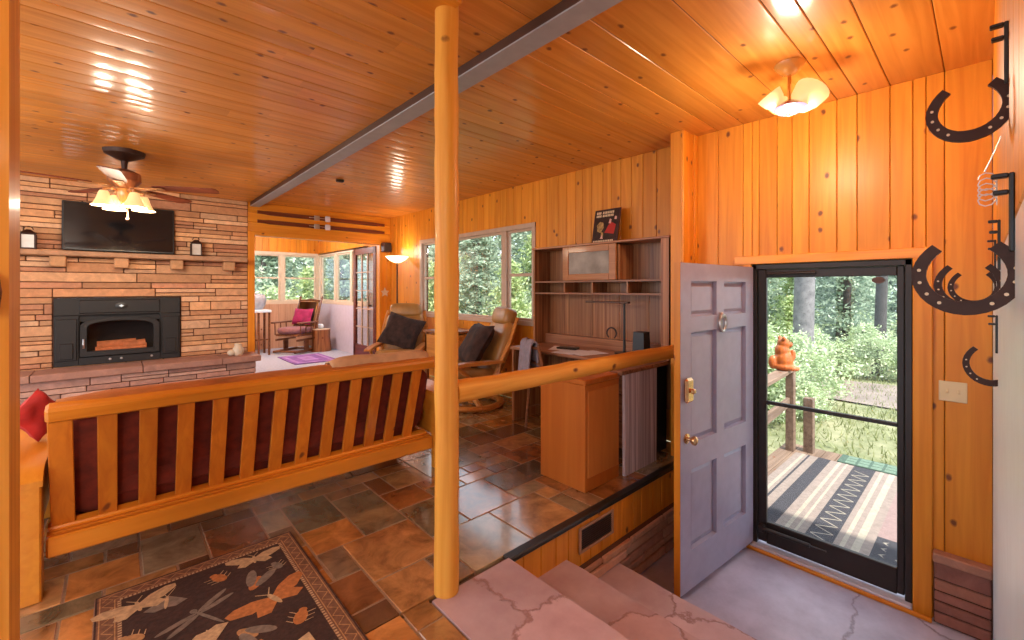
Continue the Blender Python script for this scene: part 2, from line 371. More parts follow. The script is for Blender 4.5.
# ------------------------------------------------------------------ the setting
def steps(a0, a1, lo, hi):
    out = [a0]
    while out[-1] < a1 - hi: out.append(out[-1] + R.uniform(lo, hi))
    if a1 - out[-1] > .03: out.append(a1)
    else: out[-1] = a1
    return out
GAP = .0015; CH = .003
def board_wall(name, axis, front, sign, edges, z0, z1, opens=(), thick=.12, mat=None, kind='structure', extra=None):
    """vertical boards; the wall lies at `axis`=front and its room side looks along sign"""
    mb = MB(); back = front - sign*.02; far = front - sign*thick
    def bx(a0, a1, z0, z1, f, b, ch):
        if axis == 'x': mb.box(f, b, a0, a1, z0, z1, ch)
        else: mb.box(a0, a1, f, b, z0, z1, ch)
    cuts = sorted(set(edges) | {o[k] for o in opens for k in (0, 1) if edges[0] < o[k] < edges[-1]})
    for a0, a1 in zip(edges[:-1], edges[1:]):
        mb.rnd()
        sub = [c for c in cuts if a0 <= c <= a1]
        for s0, s1 in zip(sub[:-1], sub[1:]):
            mid = (s0+s1)/2; segs = [(z0, z1)]
            for (o0, o1, b0, b1) in opens:
                if o0 < mid < o1:
                    segs = [q for (p0, p1) in segs for q in ((p0, min(p1, b0)), (max(p0, b1), p1)) if q[1]-q[0] > .01]
            for (p0, p1) in segs:
                mb.m = 0; bx(s0+GAP, s1-GAP, p0, p1, front, back, CH)
                mb.m = 1; bx(s0, s1, p0, p1, back, far, 0)
    if extra: extra(mb)
    o = mb.build(name, [mat or M['pineZ'], M['backing']], smooth=False); o['kind'] = kind; return o

def Yat(u, X):
    a = (u-512)/433; return X*(.737-.675*a)/(.675+.738*a)
# floor tiles : random rectangles on a fine grid
def floor_tiles(mb, x0, x1, y0, y1, cell=.128):
    nx = max(1, round((x1-x0)/cell)); ny = max(1, round((y1-y0)/cell)); dx = (x1-x0)/nx; dy = (y1-y0)/ny
    used = [[False]*ny for _ in range(nx)]
    pal = [(.30,.105,.03), (.19,.075,.028), (.42,.20,.07), (.17,.135,.075), (.24,.185,.11), (.36,.16,.05), (.13,.065,.035), (.28,.15,.07), (.48,.26,.10), (.18,.12,.07), (.40,.165,.045), (.30,.22,.12)]
    sizes = [(3,2),(2,3),(2,2),(3,3),(2,1),(1,2),(4,2),(2,4),(3,2),(2,2),(1,1)]
    for i in range(nx):
        for j in range(ny):
            if used[i][j]: continue
            ss = sizes[:]; R.shuffle(ss)
            for (a, b) in ss + [(1,1)]:
                if i+a <= nx and j+b <= ny and not any(used[p][q] for p in range(i,i+a) for q in range(j,j+b)): break
            for p in range(i,i+a):
                for q in range(j,j+b): used[p][q] = True
            c = R.choice(pal); k = R.uniform(.8, 1.2); mb.c = tuple(x*k for x in c); mb.m = 0
            h = R.uniform(-.0015, .001); g = .0045
            mb.box(x0+i*dx+g, x0+(i+a)*dx-g, y0+j*dy+g, y0+(j+b)*dy-g, -.02, h, .003)
mb = MB()
floor_tiles(mb, -3, 3.57, 1.587+.03, 7.1); floor_tiles(mb, -3, .99, -2.4, 1.617)
mb.m = 1; mb.box(-3, 3.57, 1.625, 7.1, -.57, -.003); mb.box(-3, .99, -2.4, 1.587, -.57, -.003)
mb.build('floor', [M['tile'], M['grout']], smooth=False, kind='structure')
mb = MB(); mb.box(.9, 4.2, 7.1, 10.8, -.3, -.004); mb.build('floor_sunroom', [M['carpet']], kind='structure')
mb = MB(); mb.box(2.2, 3.62, -.03, 1.587, -.75, -.57); mb.build('floor_entry', M['flag'], kind='structure')
# stairs down to the entry
def slab(x0, x1, zt, th, name):
    b = MB(); n = 14; rows = [(-.03 + 1.617*i/n) for i in range(n+1)]
    fr = [x1 + .012*mnoise.noise((i*.6, zt*9, 3.)) for i in range(n+1)]
    poly = [(x0, rows[0])] + [(fr[i], rows[i]) for i in range(n+1)] + [(x0, rows[-1])]
    b.prism(poly, zt-th, zt); o = b.build(name, M['step'], smooth=False, kind='structure'); return o
slab(.993, 1.43, .004, .05, 'stair_tread'); slab(1.38, 1.87, -.19, .05, 'stair_tread'); slab(1.80, 2.31, -.38, .05, 'stair_tread')
b = MB(); b.box(.995, 1.40, -.03, 1.587, -.57, -.046); b.box(1.35, 1.84, -.03, 1.587, -.57, -.24); b.box(1.80, 2.28, -.03, 1.587, -.6, -.43)
b.build('stair_riser', M['step'], kind='structure')

# ceiling : planks along X, each a little crowned
mb = MB(); ye = [-2.4]
while ye[-1] < -.2: ye.append(ye[-1] + R.uniform(.13, .2))
known = sorted(Yat(u, 3.49) for u in (944.6, 890, 857, 836.8, 792, 743, 718, 690))
ye = [y for y in ye if y < known[0]-.08] + known
while ye[-1] < 10.8: ye.append(ye[-1] + R.choice((.10, .13, .145, .16, .175)))
for a0, a1 in zip(ye[:-1], ye[1:]):
    xs = [-3.0]
    while xs[-1] < 3.7: xs.append(xs[-1] + R.uniform(2.4, 4.8))
    xs[-1] = 3.75
    for x0, x1 in zip(xs[:-1], xs[1:]):
        mb.rnd(); mb.m = 0; vs = []; fs = []; wd = a1-a0
        prof = [(GAP, .004), (GAP+.0035, 0), (wd*.25, -.0013), (wd*.5, -.0018), (wd*.75, -.0013), (wd-GAP-.0035, 0), (wd-GAP, .004)]; n = len(prof)-1
        for dy, dz in prof: vs += [(x0, a0+dy, CEIL+dz), (x1, a0+dy, CEIL+dz)]
        # extra edge rows for the groove
        for i in range(n): fs.append((2*i, 2*i+2, 2*i+3, 2*i+1))
        mb.add(vs, fs)
        if x1 < 3.7: pass
mb.m = 1; mb.box(-3, 3.75, -2.4, 10.8, CEIL+.006, CEIL+.15)
mb.build('ceiling', [M['pineX'], M['backing']], smooth=True, ang=30, kind='structure')
# ceiling beam
b = MB(); b.rnd(); b.box(1.419, 1.529, -2.4, 7.09, CEIL-.054, CEIL-.001)
b.m = 1; b.box(1.415, 1.533, -2.4, 7.09, CEIL-.061, CEIL-.053)
bo = b.build('ceiling_beam', [plain('shaded_side_brown', (.06,.022,.012), .5, var=.1), M['beamgrey']], smooth=False, kind='structure')  # brown colour paints shade onto the sides of the grey beam
b = MB(); b.rnd(); b.box(-3, 1.09, 1.50, 1.69, CEIL-.028, CEIL, .004); b.build('trim_1', M['trimX'], smooth=False, kind='structure')

# entry door wall
DX = 3.49; D0, D1, DT = .288, 1.168, 1.512
ed = sorted([-.03] + [Yat(u, DX) for u in (944.6, 926, 890, 857, 836.8, 809, 792, 777, 759, 743, 718)] + [1.587])
board_wall('wall_entry', 'x', DX, -1, ed, -.57, CEIL, [(D0, D1, -.57, DT)])
# short return between living room and entry
b = MB(); b.rnd(); b.box(3.285, 3.57, 1.602, 1.692, 0, CEIL, .003)
b.rnd(); b.box(3.27, 3.36, 1.587, 1.602, -.02, CEIL, .003); b.rnd(); b.box(3.362, 3.43, 1.588, 1.602, -.02, CEIL, .003); b.rnd(); b.box(3.43, 3.489, 1.575, 1.602, -.02, CEIL, .003)
b.rnd(); b.box(3.268, 3.286, 1.60, 1.695, 0, CEIL, .003)
b.build('wall_return', M['pineZ'], smooth=False, kind='structure')
# door casing
b = MB(); b.rnd(); b.box(DX-.022, DX, D0-.085, D0, -.57, DT+.06, .004); b.rnd(); b.box(DX-.022, DX, D1, D1+.06, -.57, DT+.06, .004)
b.build('trim_2', M['pineZ'], smooth=False, kind='structure')
b = MB(); b.rnd(); b.box(DX-.024, DX, D0-.085, D1+.12, DT, DT+.062, .004); b.build('trim_3', M['pineY'], smooth=False, kind='structure')
b = MB(); b.rnd(); b.box(DX-.075, DX-.052, D0-.085, D1+.02, -.57, -.548, .004); b.build('trim_4', M['pineY'], smooth=False, kind='structure')
b = MB(); b.box(DX-.052, DX+.16, D0, D1, -.60, -.536, .005); b.build('door_sill', M['lilac'], kind='structure')
# platform side wall with stone wainscot
ed = steps(1.40, 3.49, .09, .17)
board_wall('wall_platform', 'y', 1.587, -1, ed, -.57, -.012, thick=.03)
b = MB(); b.box(1.425, 3.285, 1.572, 1.63, -.026, .003, .006); b.build('trim_5', M['black'], smooth=False, kind='structure')
def ashlar(mb, axis, front, sign, a0, a1, z0, z1, pal, hmin=.03, hmax=.09, lmin=.15, lmax=.7, depth=.05, jit=.012, g=.004, holes=()):
    z = z0
    while z < z1-.012:
        h = R.uniform(hmin, hmax)
        if z1-(z+h) < hmin*.7: h = z1-z
        for (_, _, b0, b1) in holes:
            for br in (b0, b1):
                if z+.012 < br < z+h+.02: h = br-z
        h = min(h, z1-z); a = a0 - R.uniform(0, .2)
        while a < a1:
            l = R.uniform(lmin, lmax); s0, s1 = max(a, a0), min(a+l, a1); a += l
            if s1-s0 < .02: continue
            # split some stones in two thin ones
            parts = [(z, z+h)] if (h < .082 or R.random() < .5) else [(z, z+h*.45), (z+h*.45, z+h)]
            for (p0, p1) in parts:
                cells = [(s0, s1)]
                for (h0, h1, b0, b1) in holes:
                    if p1 > b0 and p0 < b1:
                        cells = [q for (c0, c1) in cells for q in ((c0, min(c1, h0)), (max(c0, h1), c1)) if q[1]-q[0] > .02]
                for (c0, c1) in cells:
                    k = R.uniform(.78, 1.2); mb.c = tuple(x*k for x in R.choice(pal)); f = front + sign*R.uniform(0, jit)
                    if axis == 'y': mb.box(c0+g, c1-g, f, front-sign*depth, p0+g, p1-g, .005)
                    else: mb.box(f, front-sign*depth, c0+g, c1-g, p0+g, p1-g, .005)
        z += h
PALW = [(.50,.24,.13), (.44,.20,.11), (.56,.30,.18), (.40,.18,.11), (.52,.26,.16)]
b = MB(); ashlar(b, 'y', 1.545, -1, 1.9, 3.485, -.565, -.275, PALW, .05, .085, .25, .7, depth=.02)
b.m = 1; b.box(1.9, 3.485, 1.555, 1.587, -.57, -.277)
b.build('wall_platform_stone', [M['ashlar'], M['mortar']], smooth=False, kind='structure')
b = MB(); ashlar(b, 'x', DX-.045, -1, -.028, D0-.09, -.565, -.21, [(.40,.16,.10), (.34,.13,.09), (.46,.21,.13)], .055, .075, .3, .6, depth=.03)
b.c = (.42,.19,.12); b.box(DX-.075, DX-.002, -.028, D0-.088, -.215, -.165, .006)
b.m = 1; b.box(DX-.04, DX-.001, -.028, D0-.09, -.57, -.215)
b.build('wall_entry_stone', [M['ashlar'], M['mortar']], smooth=False, kind='structure')

# right hand wall : pine above, pale painted panel below
b = MB()
ex = steps(-.6, 3.49, .12, .22)
for x0, x1 in zip(ex[:-1], ex[1:]):
    b.rnd(); b.m = 0; b.box(x0+GAP, x1-GAP, -.03, -.05, 1.44, CEIL, CH); 
b.m = 1; b.box(-.6, 3.49, -.03, -.05, -.57, 1.436, .003)
b.m = 2; b.box(-.6, 3.6, -.05, -.15, -.57, CEIL)
b.build('wall_right', [M['pineZ'], M['white'], M['backing']], smooth=False, kind='structure')

# window wall of the living room
WX = 3.57; W0, W1, WB, WT = 3.49, 6.05, .90, 2.10
board_wall('wall_window', 'x', WX, -1, steps(1.60, 7.1, .085, .17), 0, CEIL, [(W0+.04, W1-.04, WB+.04, WT-.04)])
def window(name, axis, X, y0, y1, z0, z1, mull, hung=(), depth=.08, casing=.055, mat=None):
    mat = mat or M['winframe']
    o = bpy.data.objects.new(name, None); COL.objects.link(o); o.location = (0,0,0); o['kind'] = 'structure'
    def bx(mb, a0, a1, b0, b1, d0, d1, ch=.003):
        if axis == 'x': mb.box(X+d0, X+d1, a0, a1, b0, b1, ch)
        else: mb.box(a0, a1, X+d0, X+d1, b0, b1, ch)
    f = MB()
    bx(f, y0, y1, z1-casing, z1, -.02, depth); bx(f, y0, y1, z0, z0+casing, -.02, depth); bx(f, y0, y0+casing, z0, z1, -.018, depth); bx(f, y1-casing, y1, z0, z1, -.018, depth)
    for m in mull: bx(f, m-.045, m+.045, z0, z1, -.012, depth)
    f.build('window_frame', mat, o, smooth=False)
    e = [y0+casing] + [x for m in mull for x in (m-.045, m+.045)] + [y1-casing]
    for k in range(0, len(e), 2):
        a0, a1 = e[k], e[k+1]; zz = [z0+casing, z1-casing]
        s = MB(); t = .028
        bx(s, a0+t, a1-t, zz[0], zz[0]+t, .02, .055); bx(s, a0+t, a1-t, zz[1]-t, zz[1], .02, .055); bx(s, a0, a0+t, zz[0], zz[1], .02, .055); bx(s, a1-t, a1, zz[0], zz[1], .02, .055)
        if k//2 in hung: zm = (zz[0]+zz[1])/2; bx(s, a0+t, a1-t, zm-.018, zm+.018, .02, .055)
        so = s.build('window_sash', mat, o, smooth=False)
        g = MB(); bx(g, a0+t, a1-t, zz[0]+t, zz[1]-t, .036, .040, 0); g.build('window_pane', M['glass'], so, smooth=False)
    return o
window('window_1', 'x', WX, W0, W1, WB, WT, (4.04, 5.50), (0, 2))

# fireplace wall
FY = 7.1
FX0, FX1, FB, FT = -.51, .617, .45, 1.225
PALF = [(.62,.32,.16), (.58,.28,.13), (.68,.39,.22), (.52,.24,.11), (.62,.34,.19), (.66,.34,.16), (.48,.21,.11)]
b = MB(); ashlar(b, 'y', FY-.03, -1, -3, 1.385, 0, CEIL, PALF, .05, .125, .22, 1.0, depth=.04, jit=.024, g=.0045, holes=[(FX0-.01, FX1+.01, FB, FT+.01)])
b.m = 1
for (x0, x1, z0, z1) in ((-3, FX0, 0, CEIL), (FX1, 1.385, 0, CEIL), (FX0, FX1, 0, FB), (FX0, FX1, FT, CEIL)): b.box(x0, x1, FY-.025, FY+.35, z0, z1)
b.build('wall_fireplace', [M['ashlar'], M['mortar']], smooth=False, kind='structure')
# header over the opening + corner posts
b = MB()
for z0, z1 in ((2.15, 2.29), (2.29, 2.43), (2.43, CEIL)): b.rnd(); b.box(1.385, 3.57, FY-.02, FY, z0+.001, z1-.001, .004)
b.m = 1; b.box(1.385, 3.57, FY, FY+.1, 2.16, CEIL)
b.build('wall_header', [M['trimX'], M['backing']], smooth=False, kind='structure')
b = MB(); b.rnd(); b.box(1.385, 1.47, FY-.05, FY+.12, 0, 2.15, .004); b.rnd(); b.box(3.37, 3.42, FY-.03, FY+.12, 0, 2.15, .004)
b.build('trim_6', M['pineZ'], smooth=False, kind='structure')
b = MB(); b.rnd(); b.box(1.385, 3.42, FY-.035, FY+.11, 2.10, 2.165, .004); b.build('trim_7', M['trimX'], smooth=False, kind='structure')
b = MB(); b.rnd(); b.box(3.42, 3.50, FY-.018, FY, 0, 2.16, .003); b.rnd(); b.box(3.50, 3.57, FY-.018, FY, 0, 2.16, .003); b.m = 1; b.box(3.42, 3.7, FY, FY+.1, 0, 2.16)
b.build('wall_corner', [M['pineZ'], M['backing']], smooth=False, kind='structure')
# sunroom shell
SX = 3.6; SY = 10.8; SB, ST = .99, 2.17
ed = steps(.9, 3.6, .1, .18)
board_wall('wall_sunroom_back', 'y', SY, -1, ed, 0, CEIL, [(1.56, 3.54, SB+.04, ST-.04)])
b = MB()
for x0, x1 in zip(ed[:-1], ed[1:]): b.rnd(); b.box(x0+GAP, x1-GAP, SY-.035, SY-.021, 0, SB, .003)
b.build('wall_sunroom_dado', M['peach'], smooth=False, kind='structure')
b = MB(); b.box(.9, 1.0, 7.1+.35, 10.8, 0, CEIL); b.build('wall_sunroom_left', M['cream'], kind='structure')
window('window_2', 'y', SY, 1.50, 3.60, SB, ST, (2.10, 2.80), (0, 1, 2), mat=M['cream'], casing=.07)
b = MB()
b.m = 1; b.box(SX, SX+.1, 7.2, 8.0, 0, CEIL); b.box(SX, SX+.1, 7.2, 10.9, 0, SB+.04)
b.m = 0
for z0 in (0.0,): b.box(SX-.015, SX, 7.2, 10.8, 0, SB)
b.m = 2; e2 = steps(7.2, 10.8, .1, .18)
for y0, y1 in zip(e2[:-1], e2[1:]): b.rnd(); b.box(SX-.02, SX+.1, y0+GAP, y1-GAP, ST-.04, CEIL, CH)
b.build('wall_sunroom_right', [M['lilac'], M['cream'], M['pineZ']], smooth=False, kind='structure')
window('window_3', 'x', SX, 8.0, 10.75, SB, ST, (8.85, 9.75), (), mat=M['cream'], casing=.07)

# posts and rail
def knotlog(pts, r, n=20, seed=0):
    b = MB(); b.rnd(); k = 26; p0, p1 = Vector(pts[0]), Vector(pts[1]); ps = [p0.lerp(p1, i/k) for i in range(k+1)]
    rr = [r*(1+.05*mnoise.noise((i*.45, seed, 0)) + (.05 if mnoise.noise((i*1.7, seed, 4)) > .42 else 0)) for i in range(k+1)]
    b.tube(ps, rr, n)
    d = (p1-p0).normalized()
    for i, q in enumerate(b.v):
        q = Vector(q); ax = p0 + d*(q-p0).dot(d); o = q-ax
        f = 1 + .10*mnoise.noise(q*5 + Vector((seed*3.1, 0, 0))) + .05*mnoise.noise(q*17)
        b.v[i] = tuple(ax + o*f)
    return b
o = knotlog([(1.075, 1.60, 0), (1.075, 1.60, CEIL)], .052, 20, 1).build('log_post', M['logZ'], ang=60)
tag(o, 'slim peeled pine log post standing at the top of the entry steps', 'post')
o = knotlog([(1.12, 1.612, .866), (3.268, 1.63, .846)], .050, 16, 5).build('log_rail', M['logX'], ang=60)
tag(o, 'horizontal peeled log handrail running from the pine post to the entry wall', 'handrail')
b = MB(); b.rnd(); b.box(-.40, -.145, 1.20, 1.36, 0, CEIL, .018)
lp = b.build('timber_post', M['logZ'], ang=30); tag(lp, 'thick square pine timber post with a bark knot, before the fireplace wall', 'post')
b = MB(); b.c = (.3,.6,.2); b.tube([(-.165,1.205,1.365),(-.162,1.196,1.355),(-.160,1.193,1.325),(-.161,1.195,1.295),(-.165,1.205,1.285)], [.004,.008,.010,.008,.004], 10)
b.build('bark_knot', plain('bark_knot_brown', (.26,.10,.045), .8, var=.6, scale=60, bump=.5), lp)

# ------------------------------------------------------------------ doors
# open panelled entry door : local x from hinge to free edge, room face at -y, z up
hx, hy = 3.455, 1.19; fx, fy = 2.505, 1.275
L_ = math.hypot(fx-hx, fy-hy); ang = math.atan2(fy-hy, fx-hx)
d1 = bpy.data.objects.new('door_1', None); COL.objects.link(d1); d1.location = (hx, hy, -.52); d1.rotation_euler = (0,0,ang); d1['kind'] = 'structure'
W = L_; H = 2.01; b = MB(); T0, T1 = 0.0, .042      # +y local is the side seen (rotated by ~pi)
rails_z = [(0,.24), (.735,.90), (1.585,1.68), (1.90,H)]; st = [(0,.115), (W/2-.05,W/2+.05), (W-.115,W)]
for z0, z1 in rails_z: b.box(0, W, T0, T1, z0, z1)
for x0, x1 in st:
    for (z0, z1) in ((.24,.735),(.90,1.585),(1.68,1.90)): b.box(x0, x1, T0, T1, z0, z1)
cells = [(x0, x1, z0, z1) for (x0, x1) in ((.115,W/2-.05),(W/2+.05,W-.115)) for (z0, z1) in ((.24,.735),(.90,1.585),(1.68,1.90))]
for (x0, x1, z0, z1) in cells:
    b.box(x0, x1, T0+.012, T1-.028, z0, z1)
    # raised field with sloping edges
    i0, i1 = .022, .035
    vs = [(x0+.012,T1-.028,z0+.012),(x1-.012,T1-.028,z0+.012),(x1-.012,T1-.028,z1-.012),(x0+.012,T1-.028,z1-.012),(x0+i1,T1-.018,z0+i1),(x1-i1,T1-.018,z0+i1),(x1-i1,T1-.018,z1-i1),(x0+i1,T1-.018,z1-i1)]
    b.add(vs, [(7,6,5,4)] + [tuple(reversed((i,(i+1)%4,4+(i+1)%4,4+i))) for i in range(4)])
b.build('door_panel', M['door'], d1, smooth=False)
b = MB(); b.rnd(); b.box(W-.001, W+.005, T0+.001, T1-.001, 0, H); b.build('door_edge', M['pineZ'], d1, smooth=False)
def knob(z, parent, name, big=False):
    k = MB(); k.at((W-.062, T1, z), rx=-PI/2)
    if big: k.lathe([(.03,0),(.034,.006),(.032,.02),(.018,.024),(.016,.03),(.012,.036),(0,.038)], 20)
    else: k.lathe([(.03,0),(.031,.006),(.012,.010),(.011,.03),(.022,.038),(.028,.05),(.026,.062),(.012,.07),(0,.071)], 20)
    o = k.build(name, M['brass'], parent); return o
knob(.94, d1, 'door_knob')
k = MB(); k.box(W-.105, W-.025, T1, T1+.03, 1.16, 1.31, .022); k.box(W-.078, W-.052, T1+.03, T1+.058, 1.22, 1.25, .006); k.build('deadbolt', M['brass'], d1)
k = MB(); k.tube([(W/2+.040*math.sin(t*PI/8), T1+.016, 1.625+.055*math.cos(t*PI/8)) for t in range(17)], .010, 8, cap=False)
k.at((W/2, T1, 1.675), rx=-PI/2); k.lathe([(.020,0),(.022,.012),(.012,.022),(0,.024)], 14); k.at((W/2, T1, 1.575), rx=-PI/2); k.lathe([(.014,0),(.013,.012),(0,.016)], 12)
k.at(); k.box(W/2-.024, W/2+.024, T1, T1+.007, 1.57, 1.68, .003)
k.build('door_knocker', M['pewter'], d1)
k = MB()
for z in (.25, 1.0, 1.75): k.at((.0, T1-.01, z)); k.tube([(0,0,-.05),(0,0,.05)], .009, 8)
k.build('hinge', M['bronze'], d1)
# storm door
d2 = bpy.data.objects.new('door_2', None); COL.objects.link(d2); d2['kind'] = 'structure'
b = MB(); zb, zt = -.535, DT-.005; x0, x1 = DX+.0, DX+.05
b.box(x0-.01, x1+.02, D0+.002, D0+.035, zb, zt, .003); b.box(x0-.01, x1+.02, D1-.035, D1-.002, zb, zt, .003); b.box(x0-.01, x1+.02, D0, D1, zt-.035, zt, .003)
b.build('door_frame', M['bronze'], d2, smooth=False)
b = MB(); s0, s1 = D0+.038, D1-.038
b.box(x0+.005, x0+.04, s0, s0+.034, zb+.02, zt-.036, .004); b.box(x0+.005, x0+.04, s1-.055, s1, zb+.02, zt-.036, .004)
b.box(x0+.006, x0+.039, s0+.034, s1-.055, zt-.095, zt-.037, .004); b.box(x0+.006, x0+.039, s0+.034, s1-.055, zb+.012, zb+.17, .004)
b.box(x0+.003, x0+.035, s0+.03, s1-.05, .492, .516, .004)
b.build('storm_door_panel', M['bronze'], d2, smooth=False)
b = MB(); b.box(x0+.02, x0+.024, s0+.032, s1-.053, zb+.168, .494); b.box(x0+.024, x0+.028, s0+.032, s1-.053, .512, zt-.093)
b.build('door_pane', M['glass'], d2, smooth=False)
b = MB(); b.tube([(x0-.02, s1-.03, zb+.125), (x0-.02, s1-.33, zb+.125)], .014, 12); b.tube([(x0-.02, s1-.33, zb+.125), (x0-.02, s1-.42, zb+.125)], .006, 8); b.box(x0-.035, x0+.01, s1-.05, s1-.01, zb+.10, zb+.15, .004)
b.tube([(x0-.012, s1-.07, zt-.066), (x0-.012, s1-.36, zt-.066)], .011, 12)
b.build('door_closer', M['bronze'], d2)
b = MB(); b.at((x0+.004, s0+.12, 1.385), ry=PI/2, sc=(.62,1,1)); b.lathe([(0,-.003),(.032,-.003),(.032,.0),(0,.0)], 18); b.build('door_sticker', plain('brown_sticker', (.10,.045,.03), .5), d2)
# french door standing open into the sunroom
d3 = bpy.data.objects.new('door_3', None); COL.objects.link(d3); d3.location = (3.375, 7.20, .02); d3.rotation_euler = (0,0,math.radians(91)); d3['kind'] = 'structure'
b = MB(); W3, H3 = .92, 2.06
b.box(0, W3, -.02, .02, 0, .28, .003); b.box(0, W3, -.02, .02, H3-.11, H3, .003)
for x in (0, W3-.10): b.box(x, x+.10, -.02, .02, 0, H3, .003)
b.build('door_panel', M['redwood'], d3, smooth=False)
b = MB()
for i in (1, 2): b.box(.10+.24*i-.012, .10+.24*i+.012, -.014, .014, .28, H3-.11)
for i in range(1, 5): b.box(.10, W3-.10, -.013, .013, .28+.334*i-.01, .28+.334*i+.01)
b.build('muntin', M['winframe'], d3, smooth=False)
b = MB(); b.box(.10, W3-.10, -.003, .003, .28, H3-.11); b.build('door_pane', M['glass'], d3, smooth=False)
b = MB(); b.tube([(W3-.05, -.02, .98), (W3-.05, -.06, .98), (W3-.13, -.06, .98)], .008, 8); b.build('door_handle', M['brass'], d3)

# vent, switch
v = thing('wall_vent', 'small brown metal air grille in the pine side below the raised floor', 'vent', (2.14, 1.585, -.128))
b = MB()
for (a0, a1, c0, c1) in ((-.15,.15,.06,.075),(-.15,.15,-.075,-.06),(-.17,-.15,-.075,.075),(.15,.17,-.075,.075)): b.box(a0, a1, -.012, 0, c0, c1, .003)
b.build('frame', plain('tan_metal', (.40,.20,.11), .5), v, smooth=False)
b = MB()
for i in range(9): z = -.052+.013*i; b.at((0,-.005,z), rx=-.6); b.box(-.15,.15,-.006,.006,-.0012,.0012)
b.build('slat', plain('brown_slat', (.09,.035,.02), .5), v, smooth=False)
b = MB(); b.box(-.15,.15,-.002,0,-.06,.06); b.build('backing', M['black'], v, smooth=False)
s = thing('light_switch', 'almond double switch plate on the pine wall beside the storm door', 'light switch', (DX, .122, .75))
b = MB(); b.box(-.006, 0, -.057, .057, -.057, .057, .003); b.build('plate', M['almond'], s, smooth=False)
for y in (-.023, .023): b = MB(); b.at((-.006, y, 0), ry=.3); b.box(-.008, .002, -.005, .005, -.011, .011, .001); b.build('toggle', M['almond'], s, smooth=False)

# ------------------------------------------------------------------ horseshoe coat hooks on the right-hand wall
def horseshoe_pts(w, h, n=26):
    pts = []
    for i in range(n+1):
        t = -2.45 + 4.9*i/n          # open at the top
        k = 1.0 if abs(t) < 1.6 else 1-.10*(abs(t)-1.6)
        pts.append((w/2*math.sin(t)*k*1.0, -h*.44*math.cos(t)))
    return pts
def horseshoe(mb, w, h, bw=.021, th=.009, dots=True):
    pts = horseshoe_pts(w, h); n = len(pts); vs, fs = [], []
    for i, (x, z) in enumerate(pts):
        a = pts[max(i-1,0)]; c = pts[min(i+1,n-1)]; tx, tz = c[0]-a[0], c[1]-a[1]; l = math.hypot(tx,tz); nx, nz = tz/l, -tx/l
        bb = bw*(1 - .25*abs(i/(n-1)-.5)*2)
        for (o, y) in ((-.5,-th/2),(.5,-th/2),(.5,th/2),(-.5,th/2)): vs.append((x+nx*bb*o, y, z+nz*bb*o))
    for i in range(n-1):
        for j in range(4): fs.append((i*4+j, (i+1)*4+j, (i+1)*4+(j+1)%4, i*4+(j+1)%4))
    fs.append((0,1,2,3)); fs.append(tuple((n-1)*4+j for j in (3,2,1,0))); mb.m = 0; mb.add(vs, fs)
    if dots:
        M0 = mb.M.copy(); mb.m = 1
        for i in (4,6,8,10,16,18,20,22):
            x, z = pts[i]; mb.M = M0 @ Matrix.Translation((x, -th/2-.0004, z)) @ Matrix.Rotation(PI/2, 4, 'X'); mb.lathe([(.0026,-.0004),(.0026,.0006)], 8)
        mb.M = M0; mb.m = 0
WYR = -.03
def hook(label, X, z, w=.128, h=.15, turn=0, reach=.126):
    """U-shaped horseshoe facing the room, one arm bent back to a squared bracket on the wall"""
    t = thing('horseshoe_hook', label, 'coat hook', (X, WYR, z), 0, 'horseshoe coat hooks on the wall')
    b = MB(); b.at((0, reach-w/2, 0), rz=-PI/2+turn); horseshoe(b, w, h); b.build('horseshoe', [M['iron'], M['dots']], t, smooth=False)
    b = MB(); zt = h*.33
    q = w/.128; zb = h*.25
    b.box(-.007, .007, .0, .006, zb, zt+.13*q, .0015); b.box(-.007, .007, .006, .024, zt+.122*q, zt+.13*q, .0015); b.box(-.007, .007, .006, .022, zt+.092*q, zt+.100*q, .0015); b.box(-.007, .007, .006, reach-w*.955, zb, zb+.009, .0015)
    b.build('bracket', M['black'], t, smooth=False); return t
hook('uppermost rusty horseshoe hook, high on the pine wall close to the ceiling', 1.22, 1.33+.35, w=.104, h=.122, reach=.103)
hook('biggest-looking dark horseshoe hook at eye level, level with the top of the storm door', .98, 1.33+.024, w=.106, h=.124, reach=.104)
hook('second dark horseshoe hook in the eye-level row, just behind the big near one', 1.83, 1.33+.015, reach=.126)
hook('small-looking dark horseshoe hook deepest in the eye-level row', 2.5, 1.33+.01, reach=.124)
hook('low horseshoe hook above the light switch, below the eye-level row', 2.2, 1.33-.255, reach=.075, w=.115)
o = thing('wire_coil', 'small springy wire coil hanging on the wall between two horseshoe hooks', 'wire coil', (1.75, WYR, 1.33+.27))
b = MB(); b.tube([(0, .025+.018*math.cos(t*.7), .03-.0016*t+.02*math.sin(t*.7)) for t in range(42)], .0016, 5); b.tube([(0,.0,.14),(0,.012,.10),(0,.03,.05)], .0016, 5); b.build('wire', M['pewter'], o)

